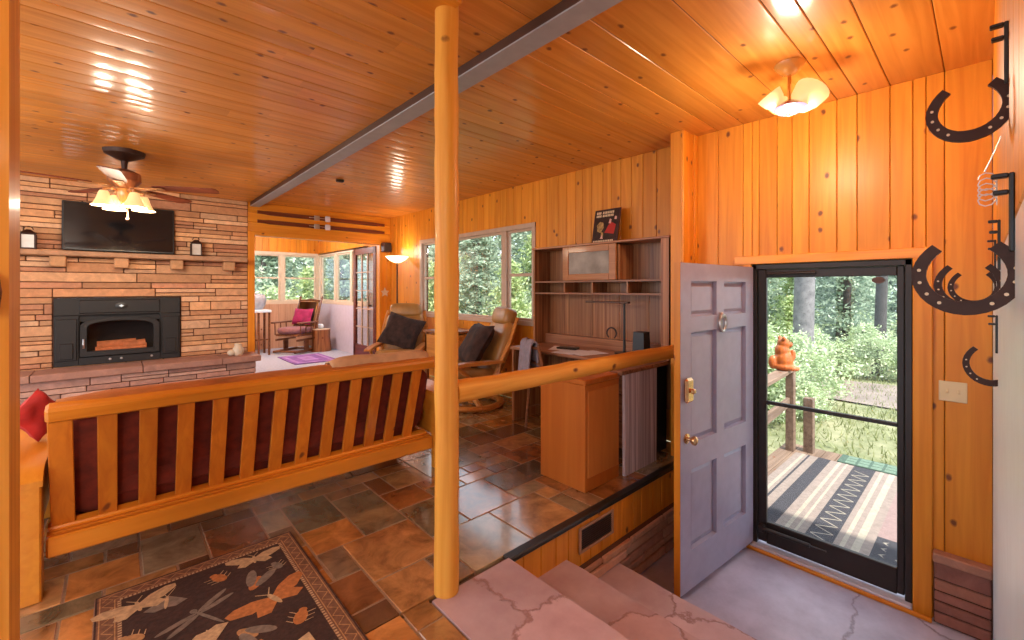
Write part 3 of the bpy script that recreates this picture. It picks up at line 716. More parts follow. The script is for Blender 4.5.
# ------------------------------------------------------------------ futon sofa (back to the camera)
S = thing('futon_sofa', 'long slatted pine futon sofa seen from behind, dark red mattress showing between slats', 'sofa', (0, 2.75, 0))
TB = dict(loc=(0, .09, .232), rx=.30)
b = MB(); b.at(**TB); b.rnd(); b.box(-.22, 1.73, -.012, .063, .553, .622, .012); b.rnd(); b.box(-.225, 1.73, -.005, .05, .0, .026, .006); b.build('back_rail', M['futonX'], S, ang=30)
b = MB(); b.rnd(); b.box(-.225, 1.74, .02, .06, .145, .235, .008); b.build('lower_rail', M['futonX'], S, ang=30)
x = -.215
for i in range(14):
    w = .078 if i == 0 else .068
    if x + w > 1.73: break
    b = MB(); b.at(**TB); b.rnd(); b.box(x, x+w, .006, .03, .024, .556, .003); b.build('slat', M['futonZ'], S, smooth=False); x += w + .0765
b = MB(); n = 16
b.at((.75, .135, .52), rx=.30); b.ell((0,0,0), (.97,.075,.30), 40, 18, .35); b.at((.75, .52, .40)); b.ell((0,0,0), (.98,.44,.10), 40, 14, .35)
b.build('mattress', M['mattress'], S, ang=180)
for (x0, x1) in ((-.56,-.232), (1.742, 1.93)):
    b = MB(); b.rnd(); b.box(x0, x1, -.05, .05, .0, .50, .006); b.rnd(); b.box(x0, x1, .92, 1.02, 0, .50, .006); b.rnd(); b.box(x0+.02, x1-.02, .05, .92, .24, .50, .004)
    prof = [(-.06,.495),(-.06,.52),(-.03,.55),(.03,.568),(.45,.575),(1.0,.57),(1.05,.54),(1.05,.495)]
    b.rnd(); vs = [(xx, y, z) for xx in (x0-.005, x1+.005) for (y, z) in prof]; n = len(prof)
    b.add(vs, [tuple(range(n)), tuple(range(2*n-1, n-1, -1))] + [(i, n+i, n+(i+1)%n, (i+1)%n) for i in range(n)])
    b.build('arm', M['futonY'], S, ang=30)
b = MB(); b.rnd(); b.box(-.225, 1.74, .82, .87, .2, .3, .006); b.rnd(); b.box(-.225, 1.74, .06, .86, .2, .24); b.build('seat_deck', M['futonX'], S, smooth=False)
# throws on the back
def drape(name, x0, x1, mat, label, hgt, back, seed):
    b = MB(); nx, prof = 30, [(.032, .807), (.034, .828), (.05, .843+hgt*.6), (.09, .850+hgt), (.14, .836+hgt), (.20, .81+hgt*.5), (.225, .76), (.23, .68)]
    vs, fs = [], []
    for i in range(nx+1):
        x = x0+(x1-x0)*i/nx
        for j, (y, z) in enumerate(prof):
            e = min(1, 8*min(i, nx-i)/nx + .35)
            vs.append((x, 2.662 + y + (back if j < 2 else 0), z*1 + (e-1)*.02 + .013*mnoise.noise((x*4, j*.7, seed))*(1 if j > 0 else .3)))
    n = len(prof)
    for i in range(nx):
        for j in range(n-1): fs.append((i*n+j, i*n+j+1, (i+1)*n+j+1, (i+1)*n+j))
    b.add(vs, fs); o = b.build(name, mat, ang=180)
    md = o.modifiers.new('thick', 'SOLIDIFY'); md.thickness = .012; md.offset = -1
    tag(o, label, 'blanket'); return o
drape('blanket', -.19, 1.66, M['rust'], 'rust-coloured blanket laid along the top of the futon back', .0, .0, 1)
drape('throw', .98, 1.66, M['tanlight'], 'pale tan bunched throw heaped on the futon back beside the pine post', .035, .012, 5)
p = MB(); p.at((-.285, 3.2, .70), rz=.6, rx=-.35, ry=.95); p.pillow(.19,.19,.09)
tag(p.build('throw_pillow', M['red'], ang=180), 'bright red cushion poking up behind the arm end of the futon', 'pillow')

# ------------------------------------------------------------------ bug rug
rx0, rx1, ry0, ry1 = -.066, .706, 1.25, 2.562
b = MB(); b.m = 1; b.box(rx0, rx1, ry0, ry1, .0015, .009, .003); zr = .0094
bw = .085
ZC = [0]
def flat(poly, m, z=zr):
    b.m = m; ZC[0] += 1; z = z + ZC[0]*2e-6; b.add([(x, y, z) for x, y in poly], [tuple(range(len(poly)))])
flat([(rx0+bw,ry0+bw),(rx1-bw,ry0+bw),(rx1-bw,ry1-bw),(rx0+bw,ry1-bw)], 0)
def strip(x0, y0, x1, y1, m, z=zr+.0002): flat([(x0,y0),(x1,y0),(x1,y1),(x0,y1)], m, z)
for (o0, o1, m) in ((.004,.010,0), (.016,.020,2), (.062,.066,2)):
    strip(rx0+o0, ry0+o0, rx1-o0, ry0+o1, m); strip(rx0+o0, ry1-o1, rx1-o0, ry1-o0, m); strip(rx0+o0, ry0+o0, rx0+o1, ry1-o0, m); strip(rx1-o1, ry0+o0, rx1-o0, ry1-o0, m)
def zig(p, q, amp, k, m):
    p, q = Vector(p), Vector(q); d = q-p; l = d.length; t = d/l; nn = Vector((-t.y, t.x)); w = .0035
    for i in range(k):
        a = p + t*(l*i/k) + nn*(amp if i % 2 else 0); c = p + t*(l*(i+1)/k) + nn*(0 if i % 2 else amp)
        s = (c-a).normalized(); s = Vector((-s.y, s.x))*w/2
        flat([tuple(a-s), tuple(c-s), tuple(c+s), tuple(a+s)], m, zr+.0003)
zig((rx0+.025,ry1-.058),(rx1-.025,ry1-.058),.034,26,2); zig((rx1-.058,ry0+.03),(rx1-.058,ry1-.03),-.034,40,2); zig((rx0+.025,ry0+.03),(rx0+.025,ry1-.03),-.034,40,2)
nd = 70
for i in range(nd):
    y = ry0+.08+(ry1-ry0-.16)*i/nd; strip(rx1-.084, y, rx1-.072, y+.009, 5); strip(rx0+.072, y, rx0+.084, y+.009, 5)
for i in range(42):
    x = rx0+.08+(rx1-rx0-.16)*i/42; strip(x, ry1-.084, x+.009, ry1-.072, 5)
def bug(kind, cx, cy, a, s, m):
    ca, sa = math.cos(a), math.sin(a)
    def P(pts, mm): flat([(cx + s*(x*ca - y*sa), cy + s*(x*sa + y*ca)) for x, y in pts], mm, zr+.0004+.0001*mm)
    def E(x, y, rx, ry, mm, rot=0, n=14): P([(x+rx*math.cos(t)*math.cos(rot)-ry*math.sin(t)*math.sin(rot), y+rx*math.cos(t)*math.sin(rot)+ry*math.sin(t)*math.cos(rot)) for t in [2*PI*i/n for i in range(n)]], mm)
    if kind == 'moth':
        for q in (-1, 1):
            P([(0,.10),(q*.35,.36),(q*.75,.47),(q*1.0,.40),(q*.98,.20),(q*.6,-.06),(0,-.08)][::q], m); P([(0,-.02),(q*.5,-.06),(q*.62,-.3),(q*.35,-.42),(q*.06,-.2)][::-q], 3 if m == 2 else m)
        E(0, -.02, .07, .3, 5)
        for q in (-1, 1): P([(0,.26),(q*.18,.5),(q*.20,.49),(q*.03,.25)][::-q], 5)
    elif kind == 'dragon':
        for q in (-1, 1): E(q*.48, .14, .48, .085, m, q*.18); E(q*.45, -.08, .45, .085, m, -q*.12)
        E(0, -.35, .045, .6, m); E(0, .2, .08, .1, m)
    elif kind == 'beetle':
        E(0, 0, .32, .5, m); E(0, .5, .2, .16, m)
        for q in (-1, 1):
            for k in (-.3, 0, .3): P([(q*.25,k),(q*.6,k+.16),(q*.62,k+.13),(q*.27,k-.05)][::q], 5)
    elif kind == 'cicada':
        E(0, .1, .2, .42, m)
        for q in (-1, 1): E(q*.26, -.22, .18, .55, 4 if m != 4 else 5, q*.3)
    elif kind == 'fan':
        P([(0,-.3),(.62,.28),(.3,.5),(0,.42),(-.3,.5),(-.62,.28)], m); E(0, .1, .06, .4, 5)
        for q in (-1, 1): P([(0,-.25),(q*.2,-.7),(q*.22,-.69),(q*.03,-.25)][::-q], 5)
kinds = [('moth',.07,2.38,.15,.10,5),('fan',.16,2.34,3.0,.085,4),('moth',.50,2.41,-.1,.085,5),('beetle',.35,2.36,.5,.055,3),('cicada',.47,2.22,2.6,.085,3),('beetle',.05,2.17,.9,.055,2),
 ('dragon',.25,2.16,.5,.11,4),('beetle',.57,2.28,.3,.045,4),('moth',.50,2.05,.35,.12,3),('beetle',.08,1.98,1.8,.07,2),('fan',.27,1.98,.2,.08,5),('dragon',.12,1.82,1.2,.10,4),('cicada',.38,1.9,.6,.08,2),
 ('moth',.32,1.74,.5,.09,3),('beetle',.55,1.86,-.5,.06,3),('fan',.53,1.68,.9,.085,5),('cicada',.16,1.66,2.2,.08,2),('moth',.36,1.54,-.3,.09,4),('beetle',.10,1.5,.4,.06,3),('dragon',.52,1.46,.2,.1,5),('moth',.18,1.39,.2,.08,2)]
for (kd, x_, y_, a_, s_, m_) in kinds: bug(kd, x_, y_, a_, s_*1.38, m_)
tag(b.build('area_rug', [M['rugdark'], M['rugborder'], M['rugtan'], M['rugrust'], M['ruggrey'], M['rugcream']], smooth=False), 'dark brown rug patterned with moths, beetles and dragonflies, behind the futon', 'rug')

# ------------------------------------------------------------------ fireplace furniture
b = MB(); PALH = [(.40,.21,.15), (.44,.24,.17), (.36,.18,.13)]
b.c = PALH[0]; xs = steps(-3, 1.45, .5, 1.0)
for x0, x1 in zip(xs[:-1], xs[1:]): b.c = R.choice(PALH); b.box(x0+.003, x1-.003, 6.58, FY-.056, .365, .44, .006)
ashlar(b, 'y', 6.64, -1, -3, 1.40, 0, .362, [(.46,.25,.19), (.40,.2,.15), (.5,.29,.22)], .05, .09, .2, .7, depth=.03)
b.m = 1; b.box(-3, 1.38, 6.66, FY-.057, 0, .364)
tag(b.build('hearth', [M['ashlar'], M['mortar']], smooth=False), 'long raised sandstone hearth running below the black stove', 'hearth')
mt = thing('mantel', 'long narrow stone mantel shelf on four stone corbels under the TV', 'mantel', (0, FY-.05, 1.70))
b = MB(); b.c = (.42,.22,.12); b.box(-3, 1.34, -.20, 0, 0, .055, .006); b.build('shelf', M['ashlar'], mt, smooth=False)
for x in (-.47, .054, .576, 1.14): b = MB(); b.c = (.52,.26,.12); b.box(x-.065, x+.065, -.15, 0, -.12, 0, .01); b.build('corbel', M['ashlar'], mt, smooth=False)
fp = thing('fireplace_insert', 'black cast iron stove insert with an arched glass door in the stone wall', 'fireplace', ((FX0+FX1)/2, FY-.06, FB))
FW = FX1-FX0; FH = FT-FB; h = FW/2
b = MB()
b.box(-h, h, -.02, .03, FH-.20, FH, .006); b.box(-h+.2, h-.2, -.03, .03, FH-.18, FH-.02, .01)
b.box(-h, -h+.20, -.015, .03, 0, FH-.2, .004); b.box(h-.20, h, -.015, .03, 0, FH-.2, .004); b.box(-h+.2, h-.2, -.02, .03, 0, .09, .004)
for sx in (-1, 1):
    b.box(sx*(h-.10)-.085, sx*(h-.10)+.085, -.03, 0, .06, FH-.24, .006); b.box(sx*(h-.10)-.055, sx*(h-.10)+.055, -.042, -.02, .08, .26, .006)
b.box(-h+.2,h-.2,.022,.03,.50,FH-.2); b.build('surround', M['stove'], fp, ang=30)
# arched door ring
b = MB(); dw, z0, z1, rise = h-.21, .10, .46, .11; k = 20
def arch(w, zb, zs, rise, y): return [(-w, y, zb)] + [(-w*math.cos(PI*i/k), y, zs + rise*math.sin(PI*i/k)**.7) for i in range(k+1)] + [(w, y, zb)]
outer = arch(dw, z0, .43, .12, -.045); inner = arch(dw-.055, z0+.055, .415, .095, -.045); n = len(outer)
vs = outer + inner + [(x, .02, z) for x, y, z in outer] + [(x, .02, z) for x, y, z in inner]; fs = []
for i in range(n):
    j = (i+1) % n; fs += [(i, n+i, n+j, j), (i, j, 2*n+j, 2*n+i), (n+i, 3*n+i, 3*n+j, n+j)]
b.add(vs, fs); b.build('stove_door', M['stove'], fp, ang=40)
b = MB(); b.add([(x, -.02, z) for x, y, z in inner], [tuple(range(n))]); b.build('door_glass', M['glass'], fp)
b = MB(); b.tube([(-dw+.03,-.06,.20),(-dw+.03,-.08,.24),(-dw+.03,-.06,.30)], .010, 8); b.build('handle', M['pewter'], fp)
b = MB()
for (a0, a1, y0, y1, c0, c1) in ((-dw-.02,dw+.02,.32,.34,.05,.55),(-dw-.02,-dw,.03,.34,.05,.55),(dw,dw+.02,.03,.34,.05,.55),(-dw,dw,.03,.34,.05,.10),(-dw,dw,.03,.34,.53,.55)): b.box(a0,a1,y0,y1,c0,c1)
b.build('firebox', M['ash'], fp, smooth=False)
b = MB()
for (x, y, a, l, z) in ((0,.10,.1,.46,.15),(.03,.17,-.12,.42,.16),(-.04,.14,.2,.36,.215),(.12,.1,.5,.24,.2)): b.tube([(x-l/2*math.cos(a), y, z-l/2*math.sin(a)*.2), (x+l/2*math.cos(a), y, z+l/2*math.sin(a)*.2)], .045, 10)
b.build('fire_log', M['fire'], fp)
b = MB(); b.at((0,-.032,FH-.095), rx=PI/2, sc=(1,.72,1)); b.lathe([(.0,0),(.05,0),(.055,.006),(.04,.01),(0,.01)], 22); b.build('emblem', M['black'], fp)
b = MB(); b.at((0,-.043,FH-.095), rx=PI/2); b.prism([(-.024,0),(-.008,.010),(0,.018),(.008,.010),(.024,0),(.008,-.010),(0,-.018),(-.008,-.010)], 0, .003); b.build('emblem_mark', M['white'], fp, smooth=False)
for x in (-.1, .0, .28): b = MB(); b.at((x,-.02,.05), rx=PI/2); b.lathe([(.013,0),(.012,.012),(0,.014)], 10); b.build('air_knob', M['pewter'], fp)
tv = thing('television', 'wide flat black TV mounted on the stone wall above the mantel', 'television', (.055, FY-.06, 1.77))
b = MB(); b.at((0,-.06,0), rx=-.08); b.box(-.50,.50,-.02,.02,0,.565,.008); b.build('bezel', M['black'], tv, ang=30)
b = MB(); b.at((0,-.06,0), rx=-.08); b.box(-.485,.485,-.0225,-.018,.02,.55); b.build('screen', M['screen'], tv, smooth=False)
b = MB(); b.box(-.15,.15,-.05,.0,.2,.4); b.build('wall_bracket', M['black'], tv, smooth=False)
def lantern(x, label):
    t = thing('lantern', label, 'lantern', (x, FY-.15, 1.755), 0, 'lanterns on the mantel')
    b = MB(); b.box(-.06,.06,-.06,.06,0,.018,.003); b.box(-.052,.052,-.052,.052,.16,.175,.003)
    vs = [(-.06,-.06,.175),(.06,-.06,.175),(.06,.06,.175),(-.06,.06,.175),(-.015,-.015,.215),(.015,-.015,.215),(.015,.015,.215),(-.015,.015,.215)]
    b.add(vs, [(3,2,1,0),(4,5,6,7)] + [(i,(i+1)%4,4+(i+1)%4,4+i) for i in range(4)])
    for sx in (-1,1):
        for sy in (-1,1): b.box(sx*.052-.006, sx*.052+.006, sy*.052-.006, sy*.052+.006, .015, .165)
    b.build('lantern_frame', M['iron'], t, smooth=False)
    b = MB(); b.tube([(.035*math.cos(a), 0, .215+.035*math.sin(a)) for a in [PI*i/10 for i in range(11)]], .004, 6); b.build('handle', M['iron'], t)
    b = MB(); b.box(-.047,.047,-.047,.047,.02,.158); b.build('glass_box', plain('pale_lantern_glass', (.62,.56,.5), .2, var=.1), t, smooth=False)
lantern(-.69, 'black iron lantern near the timber post end of the mantel'); lantern(.775, 'black iron lantern on the mantel between the TV and the room opening')
j = MB(); j.lathe([(.0,0),(.05,0),(.07,.04),(.065,.09),(.04,.12),(.045,.15),(.03,.16),(0,.16)], 16, (1.22, 6.80, .44)); j.ell((1.14,6.78,.48),(.05,.04,.04)); tag(j.build('figurine', M['cream'], ang=60), 'small cream pottery figurine standing on the end of the stone hearth', 'figurine')

# skis above the opening
def ski(z, label):
    t = thing('ski', label, 'ski', (1.5, FY-.045, z), 0, 'old wooden skis over the opening')
    b = MB(); b.rnd(); n = 24; vs = []; fs = []
    for i in range(n+1):
        u = i/n; x = 1.95*u; w = .030*(1 if .06 < u < .95 else .75); zz = .0 + (.05*max(0, (.10-u)/.10)**2)
        for (dy, dz) in ((-.009,-w),(-.009,w),(.009,w),(.009,-w)): vs.append((x, dy-.5*max(0,.10-u)**1.5, dz+zz*0))
    for i in range(n):
        for k in range(4): fs.append((i*4+k, i*4+(k+1)%4, (i+1)*4+(k+1)%4, (i+1)*4+k))
    fs += [(3,2,1,0), tuple(n*4+k for k in range(4))]; b.add(vs, fs); b.build('ski_board', M['redwood'], t, smooth=False)
    b = MB(); b.box(.78,.86,-.03,-.008,-.038,.038,.006); b.tube([(.70,-.02,0),(.78,-.03,0),(1.0,-.02,0)], .006, 6); b.build('binding', M['pewter'], t, smooth=False)
    b = MB(); b.box(.94,1.02,-.045,-.008,-.045,.045,.012); b.build('toe_strap', M['lilac'], t, smooth=False)
ski(2.435, 'upper of two long dark-red wooden skis mounted over the room opening'); ski(2.305, 'lower of two long dark-red wooden skis mounted over the room opening')
o = thing('wall_speaker', 'small dark brown box speaker high in the corner above the torchiere lamp', 'speaker', (3.46, 7.0, 1.97))
b = MB(); b.box(-.07,.07,-.06,.07,0,.16,.01); b.build('speaker_box', plain('brown_speaker', (.07,.025,.015), .6), o, ang=30)
b = MB(); b.box(-.06,.06,-.066,-.06,.01,.15,.003); b.build('speaker_grille', plain('speaker_cloth', (.035,.018,.012), .9), o, smooth=False)
b = MB(); b.at((3.47, FY-.019, 1.27), rx=PI/2); b.prism([((.085 if i % 2 == 0 else .04)*math.sin(i*PI/5), (.085 if i % 2 == 0 else .04)*math.cos(i*PI/5)) for i in range(10)], 0, .012)
tag(b.build('star_ornament', M['cream'], smooth=False), 'pale star ornament on the pine wall below the corner speaker', 'ornament')
b = MB(); b.box(1.84,1.92,4.92,4.97,CEIL-.03,CEIL,.006); tag(b.build('smoke_detector', M['black'], ang=30), 'small black box fixed to the ceiling beyond the beam', 'detector')

# ------------------------------------------------------------------ ceiling fan
F = thing('ceiling_fan', 'ceiling fan with dark wood blades and bell-shaped lit shades before the fireplace', 'ceiling fan', (.06, 5.25, CEIL))
b = MB(); b.lathe([(0,0),(.15,0),(.14,-.035),(.06,-.075),(.025,-.09),(.02,-.16),(.05,-.17),(0,-.17)][::-1], 24); b.build('ceiling_mount', M['iron'], F)
b = MB(); b.lathe([(0,-.16),(.06,-.17),(.115,-.20),(.12,-.27),(.08,-.32),(.05,-.34),(0,-.34)][::-1], 24); b.build('motor', plain('antique_brass', (.42,.18,.09), .3, metal=.6), F)
for i in range(5):
    a = math.radians(-26+72*i); b = MB(); b.at((0,0,-.315), rz=a); b.rnd()
    pts = [(.22,-.045),(.34,-.062),(.70,-.07),(.73,-.055),(.74,0),(.73,.055),(.70,.07),(.34,.062),(.22,.045)]; n = len(pts)
    vs = [(x, y, -.13*y+z) for z in (-.004,.004) for x, y in pts]
    b.add(vs, [tuple(range(n))[::-1], tuple(range(n,2*n))] + [(i2,(i2+1)%n,n+(i2+1)%n,n+i2) for i2 in range(n)])
    bl = b.build('blade', M['fanblade'], F, smooth=False)
    b = MB(); b.at((0,0,-.315), rz=a); b.box(.08,.26,-.02,.02,-.02,-.006,.004); b.box(.2,.30,-.035,.035,-.016,-.006,.004); b.build('blade_iron', plain('antique_brass_iron', (.5,.26,.12), .35, metal=.5), bl, smooth=False)
b = MB(); b.lathe([(0,-.34),(.05,-.34),(.055,-.40),(.035,-.45),(.02,-.48),(0,-.485)][::-1], 18); b.build('light_hub', M['amber'], F)
for i in range(4):
    a = math.radians(25+90*i); cx, cy = .15*math.cos(a), .15*math.sin(a)
    b = MB(); b.tube([(.04*math.cos(a),.04*math.sin(a),-.37),(.10*math.cos(a),.10*math.sin(a),-.345),(cx,cy,-.36),(cx,cy,-.385)], .011, 8); ar = b.build('light_arm', plain('antique_brass_arm', (.5,.26,.12), .35, metal=.5), F)
    b = MB(); b.lathe([(.028,-.385),(.036,-.40),(.05,-.45),(.068,-.49),(.088,-.515),(.085,-.515),(.064,-.488),(.046,-.45),(.03,-.40)], 20, (cx,cy,0), cap=False); b.build('lamp_shade', M['shade'], ar)
    b = MB(); b.ell((cx,cy,-.45),(.026,.026,.04)); b.build('bulb', M['shadehot'], ar)
b = MB(); b.tube([(.02,-.02,-.48),(.02,-.02,-.60)], .003, 6); b.ell((.02,-.02,-.61),(.009,.009,.018)); b.build('pull_chain', M['brass'], F)

# ------------------------------------------------------------------ entry ceiling lamp
E = thing('ceiling_lamp', 'small ornate ceiling lamp with tilted lit glass cups and amber beads over the entry', 'ceiling lamp', (2.75, .73, CEIL))
b = MB(); b.lathe([(0,0),(.075,0),(.072,-.012),(.055,-.035),(.04,-.05),(.012,-.06),(0,-.06)][::-1], 24); b.build('canopy', M['amber'], E)
b = MB(); b.tube([(0,0,-.05),(.0,.0,-.13),(.0,.0,-.20)], .009, 8); b.build('stem', M['brass'], E)
b = MB(); b.lathe([(0,-.275),(.05,-.27),(.085,-.245),(.06,-.225),(.02,-.20),(0,-.2)], 16); b.build('centre_bowl', M['plum'], E)
for (a, s) in ((-.85, 1.35), (2.25, .95), (.75, .7)):
    c, sn = math.cos(a), math.sin(a); rr = .075
    b = MB(); b.at((c*rr, sn*rr, -.205), rz=a, ry=.65, sc=(s,s,s)); b.lathe([(.012,-.045),(.035,-.03),(.056,.005),(.066,.05),(.066,.055),(.060,.05),(.050,.01),(.03,-.022),(.01,-.035)], 20, cap=False); b.build('glass_cup', M['shade'], E)
    b = MB(); b.at((c*rr, sn*rr, -.205), rz=a, ry=.65, sc=(s,s,s)); b.ell((0,0,.02),(.036,.036,.04)); b.build('bulb', M['shadehot'], E)
    b = MB()
    for k in range(9): t = k/8; b.ell((c*(.01+.10*t)+sn*.03*math.sin(3*t), sn*(.01+.10*t)-c*.03*math.sin(3*t), -.275+.05*t), (.010,.010,.010), 8, 6)
    b.build('bead', M['amber'], E)

# ------------------------------------------------------------------ desk and hutch
HX = 3.285; H0, H1 = 1.715, 3.25
hu = thing('desk_hutch', 'brown wood-grain desk hutch with open cubbies and a glazed cabinet by the window', 'hutch', (0,0,0))
b = MB()
b.rnd(); b.box(HX, 3.54, H0, H0+.022, .752, 1.745); b.rnd(); b.box(HX, 3.54, H1-.022, H1, .752, 1.745)
b.rnd(); b.box(3.53, 3.545, H0, H1, .752, 1.745)
for y0 in (1.72, 2.03, 2.34, 2.65, 2.95): b.rnd(); b.box(3.524, 3.531, y0+.003, min(y0+.307, H1-.02), .76, 1.74)
for y in (2.20, 2.83): b.rnd(); b.box(HX+.012, 3.53, y-.009, y+.009, 1.415, 1.73)
for y in (2.11, 2.487, 2.83): b.rnd(); b.box(HX+.012, 3.53, y-.007, y+.007, 1.292, 1.40)
b.rnd(); b.box(HX-.004, HX+.014, H0, H0+.07, .752, 1.745)
b.build('carcass', M['hutch'], hu, smooth=False)
b = MB(); b.rnd(); b.box(HX-.012, 3.545, H0-.008, H1+.01, 1.742, 1.762, .004); b.build('top_board', M['hutchY'], hu, smooth=False)
for z in (1.395, 1.278): b = MB(); b.rnd(); b.box(HX+.004, 3.53, H0+.022, H1-.022, z, z+.016); b.build('shelf', M['hutchY'], hu, smooth=False)
b = MB(); b.rnd(); b.box(3.45, 3.53, H0+.022, H1-.022, .752, .85); b.build('back_rail', M['hutchY'], hu, smooth=False)
cd = MB(); cd.rnd(); y0, y1, z0, z1 = 2.205, 2.825, 1.413, 1.738
for (a0,a1,c0,c1) in ((y0+.075,y1-.075,z0,z0+.06),(y0+.075,y1-.075,z1-.06,z1),(y0,y0+.075,z0,z1),(y1-.075,y1,z0,z1)): cd.box(HX-.022, HX+.0, a0, a1, c0, c1, .003)
cdo = cd.build('cabinet_door', M['hutchfront'], hu, smooth=False)
cd = MB(); cd.box(HX-.012, HX-.008, y0+.07, y1-.07, z0+.055, z1-.055); cd.build('door_glass', M['frost'], cdo, smooth=False)
dk = thing('desk', 'brown wood-grain corner desk with a pale streaky end panel under the hutch', 'desk', (0,0,0))
b = MB(); b.rnd(); b.box(2.62, 3.54, H0, 2.16, .722, .75, .004); b.rnd(); b.box(2.95, 3.54, 2.16, H1, .722, .75, .004); b.build('desk_top', M['hutchY'], dk, smooth=False)
b = MB(); b.rnd(); b.box(2.665, 2.86, 1.722, 1.745, 0, .72); b.rnd(); b.box(2.86, 3.10, 1.722, 1.745, 0, .72); b.build('end_panel', M['deskgrey'], dk, smooth=False)
b = MB(); b.rnd(); b.box(2.97, 3.5, H1-.03, H1-.008, 0, .72); b.rnd(); b.box(3.49, 3.51, H0, H1, .3, .72); b.rnd(); b.box(3.40, 3.43, 1.722, 1.75, 0, .72); b.build('panel', M['hutch'], dk, smooth=False)
b = MB(); b.box(3.10, 3.40, 1.80, 1.82, 0, .72); b.build('gap_shade_panel', M['black'], dk, smooth=False)  # near-black sheet stands in for the shade inside the desk gap
b = MB(); b.rnd(); b.box(2.97, 3.45, 1.86, 2.28, .06, .72, .003); b.build('drawer_unit', M['hutch'], dk, smooth=False)
for i in range(3): b = MB(); b.rnd(); b.box(2.95, 2.97, 1.87, 2.27, .08+.215*i, .285+.215*i, .003); dr = b.build('drawer', M['hutchY'], dk, smooth=False); b = MB(); b.tube([(2.93,2.01,.20+.215*i),(2.93,2.13,.20+.215*i)], .006, 6); b.build('handle', M['pewter'], dr)
cb = thing('cabinet', 'plain orange-brown wooden box cabinet standing at the edge of the raised floor', 'cabinet', (2.44, 1.94, 0))
b = MB(); b.rnd(); b.box(-.19,.20,-.185,.215,0,.70,.004); b.build('cabinet_body', M['cabinet'], cb, smooth=False)
b = MB(); b.rnd(); b.box(-.197,.205,-.19,.222,.70,.735,.006); b.build('cabinet_top', M['cabinet'], cb, smooth=False)
b = MB(); b.rnd(); b.box(-.165,.185,-.192,-.184,.09,.66,.004); b.build('cabinet_panel', wood('orange_veneer_panel', (.56,.17,.025), (.64,.21,.035), 2, rough=.42, coat=.15, knots=0, fine=5, tonevar=.08), cb, smooth=False)
# things on the desk and hutch
o = thing('desk_lamp', 'slim dark desk lamp with a straight bar head on the desk', 'lamp', (3.33, 2.16, .75))
b = MB(); b.lathe([(0,0),(.085,0),(.088,.008),(.08,.018),(0,.02)], 24); b.build('lamp_base', M['black'], o)
b = MB(); b.tube([(0,0,.015),(0,0,.22),(0,0,.455)], [.013,.010,.009], 10); b.build('pole', M['black'], o)
b = MB(); b.box(-.02,.02,-.05,.42,.45,.468,.005); b.build('lamp_head', plain('dark_bronze_lamp', (.10,.045,.025), .4, metal=.3), o, smooth=False)
o = thing('pen_cup', 'squarish black tapered container on the desk beside the lamp', 'container', (3.27, 1.955, .75))
b = MB(); pr = [(-.052,-.052),(.052,-.052),(.052,.052),(-.052,.052)]
vs = [(x*1.08, y*1.08, 0) for x, y in pr] + [(x*.92, y*.92, .215) for x, y in pr]; b.add(vs, [(3,2,1,0),(4,5,6,7)] + [(i,(i+1)%4,4+(i+1)%4,4+i) for i in range(4)]); b.build('shell', M['black'], o, smooth=False)
b = MB(); b.box(-.05,.05,-.05,.05,.214,.22,.002); b.build('lid', plain('charcoal', (.035,.03,.032), .5), o, smooth=False)
b = MB(); b.tube([(3.30+.03*math.cos(t*.55)+.002*t, 1.80+.055*math.sin(t*.55), .765+.003*t+.018*math.sin(t*.9)) for t in range(26)], .0045, 6)
tag(b.build('cable', M['black']), 'tangle of black cable on the desk end near the entry wall', 'cable')
b = MB(); b.at((3.44, 2.37, .913), rz=PI/2, ry=PI); horseshoe(b, .105, .12, .014, .008, dots=False); tag(b.build('horseshoe', M['iron'], smooth=False), 'single loose dark horseshoe leaning on the hutch back behind the desk lamp', 'horseshoe')
for (x, y, a, w, h, z, lab) in ((3.10,2.60,.2,.30,.22,.7505,'white sheet of paper lying lowest on the desk'), (3.14,2.42,-.25,.30,.22,.7525,'white sheet of paper on the desk nearer the lamp'), (3.20,2.78,.5,.28,.2,.7545,'white sheet of paper at the chair end of the desk')):
    b = MB(); b.at((x,y,z), rz=a); b.box(-w/2,w/2,-h/2,h/2,0,.0015); tag(b.build('paper_sheet', M['paper'], smooth=False), lab, 'paper', 'papers on the desk')
b = MB(); b.at((3.20,2.70,.7565), rz=.3); b.box(-.05,.05,-.10,.10,0,.016,.004); tag(b.build('phone', M['black'], smooth=False), 'small dark handset lying on the papers on the desk', 'phone')
# record sleeve / magazine leaning on top of the hutch
o = thing('framed_print', 'dark illustrated magazine cover with pale title leaning on the hutch top', 'picture', (3.40, 2.43, 1.765))
tilt = Matrix.Rotation(.20, 4, 'Y')
def mg(mb): mb.M = tilt; return mb
b = mg(MB()); b.box(0,.012,-.145,.145,0,.335,.002); b.build('board', plain('print_border', (.055,.012,.008), .5), o, smooth=False)
b = mg(MB()); b.box(-.002,0,-.13,.13,.035,.32); b.build('picture', plain('print_dark', (.035,.012,.008), .4, var=.5, scale=25), o, smooth=False)
b = mg(MB())
def yz(poly, mb, x=-.0028): mb.add([(x, y, z) for y, z in poly], [tuple(range(len(poly)))])
yz([(.005,.10),(-.10,.08),(-.115,.17),(-.06,.20),(-.03,.17)], b); b.build('red_shape', plain('print_red', (.45,.02,.012), .5), o, smooth=False)
b = mg(MB()); yz([(.09,.12),(.05,.10),(.02,.15),(.03,.20),(.07,.215),(.10,.18)], b); yz([(.045,.07),(.015,.06),(.02,.10),(.04,.11)], b, -.003); b.build('ochre_shape', plain('print_ochre', (.38,.22,.07), .5, var=.5, scale=40), o, smooth=False)
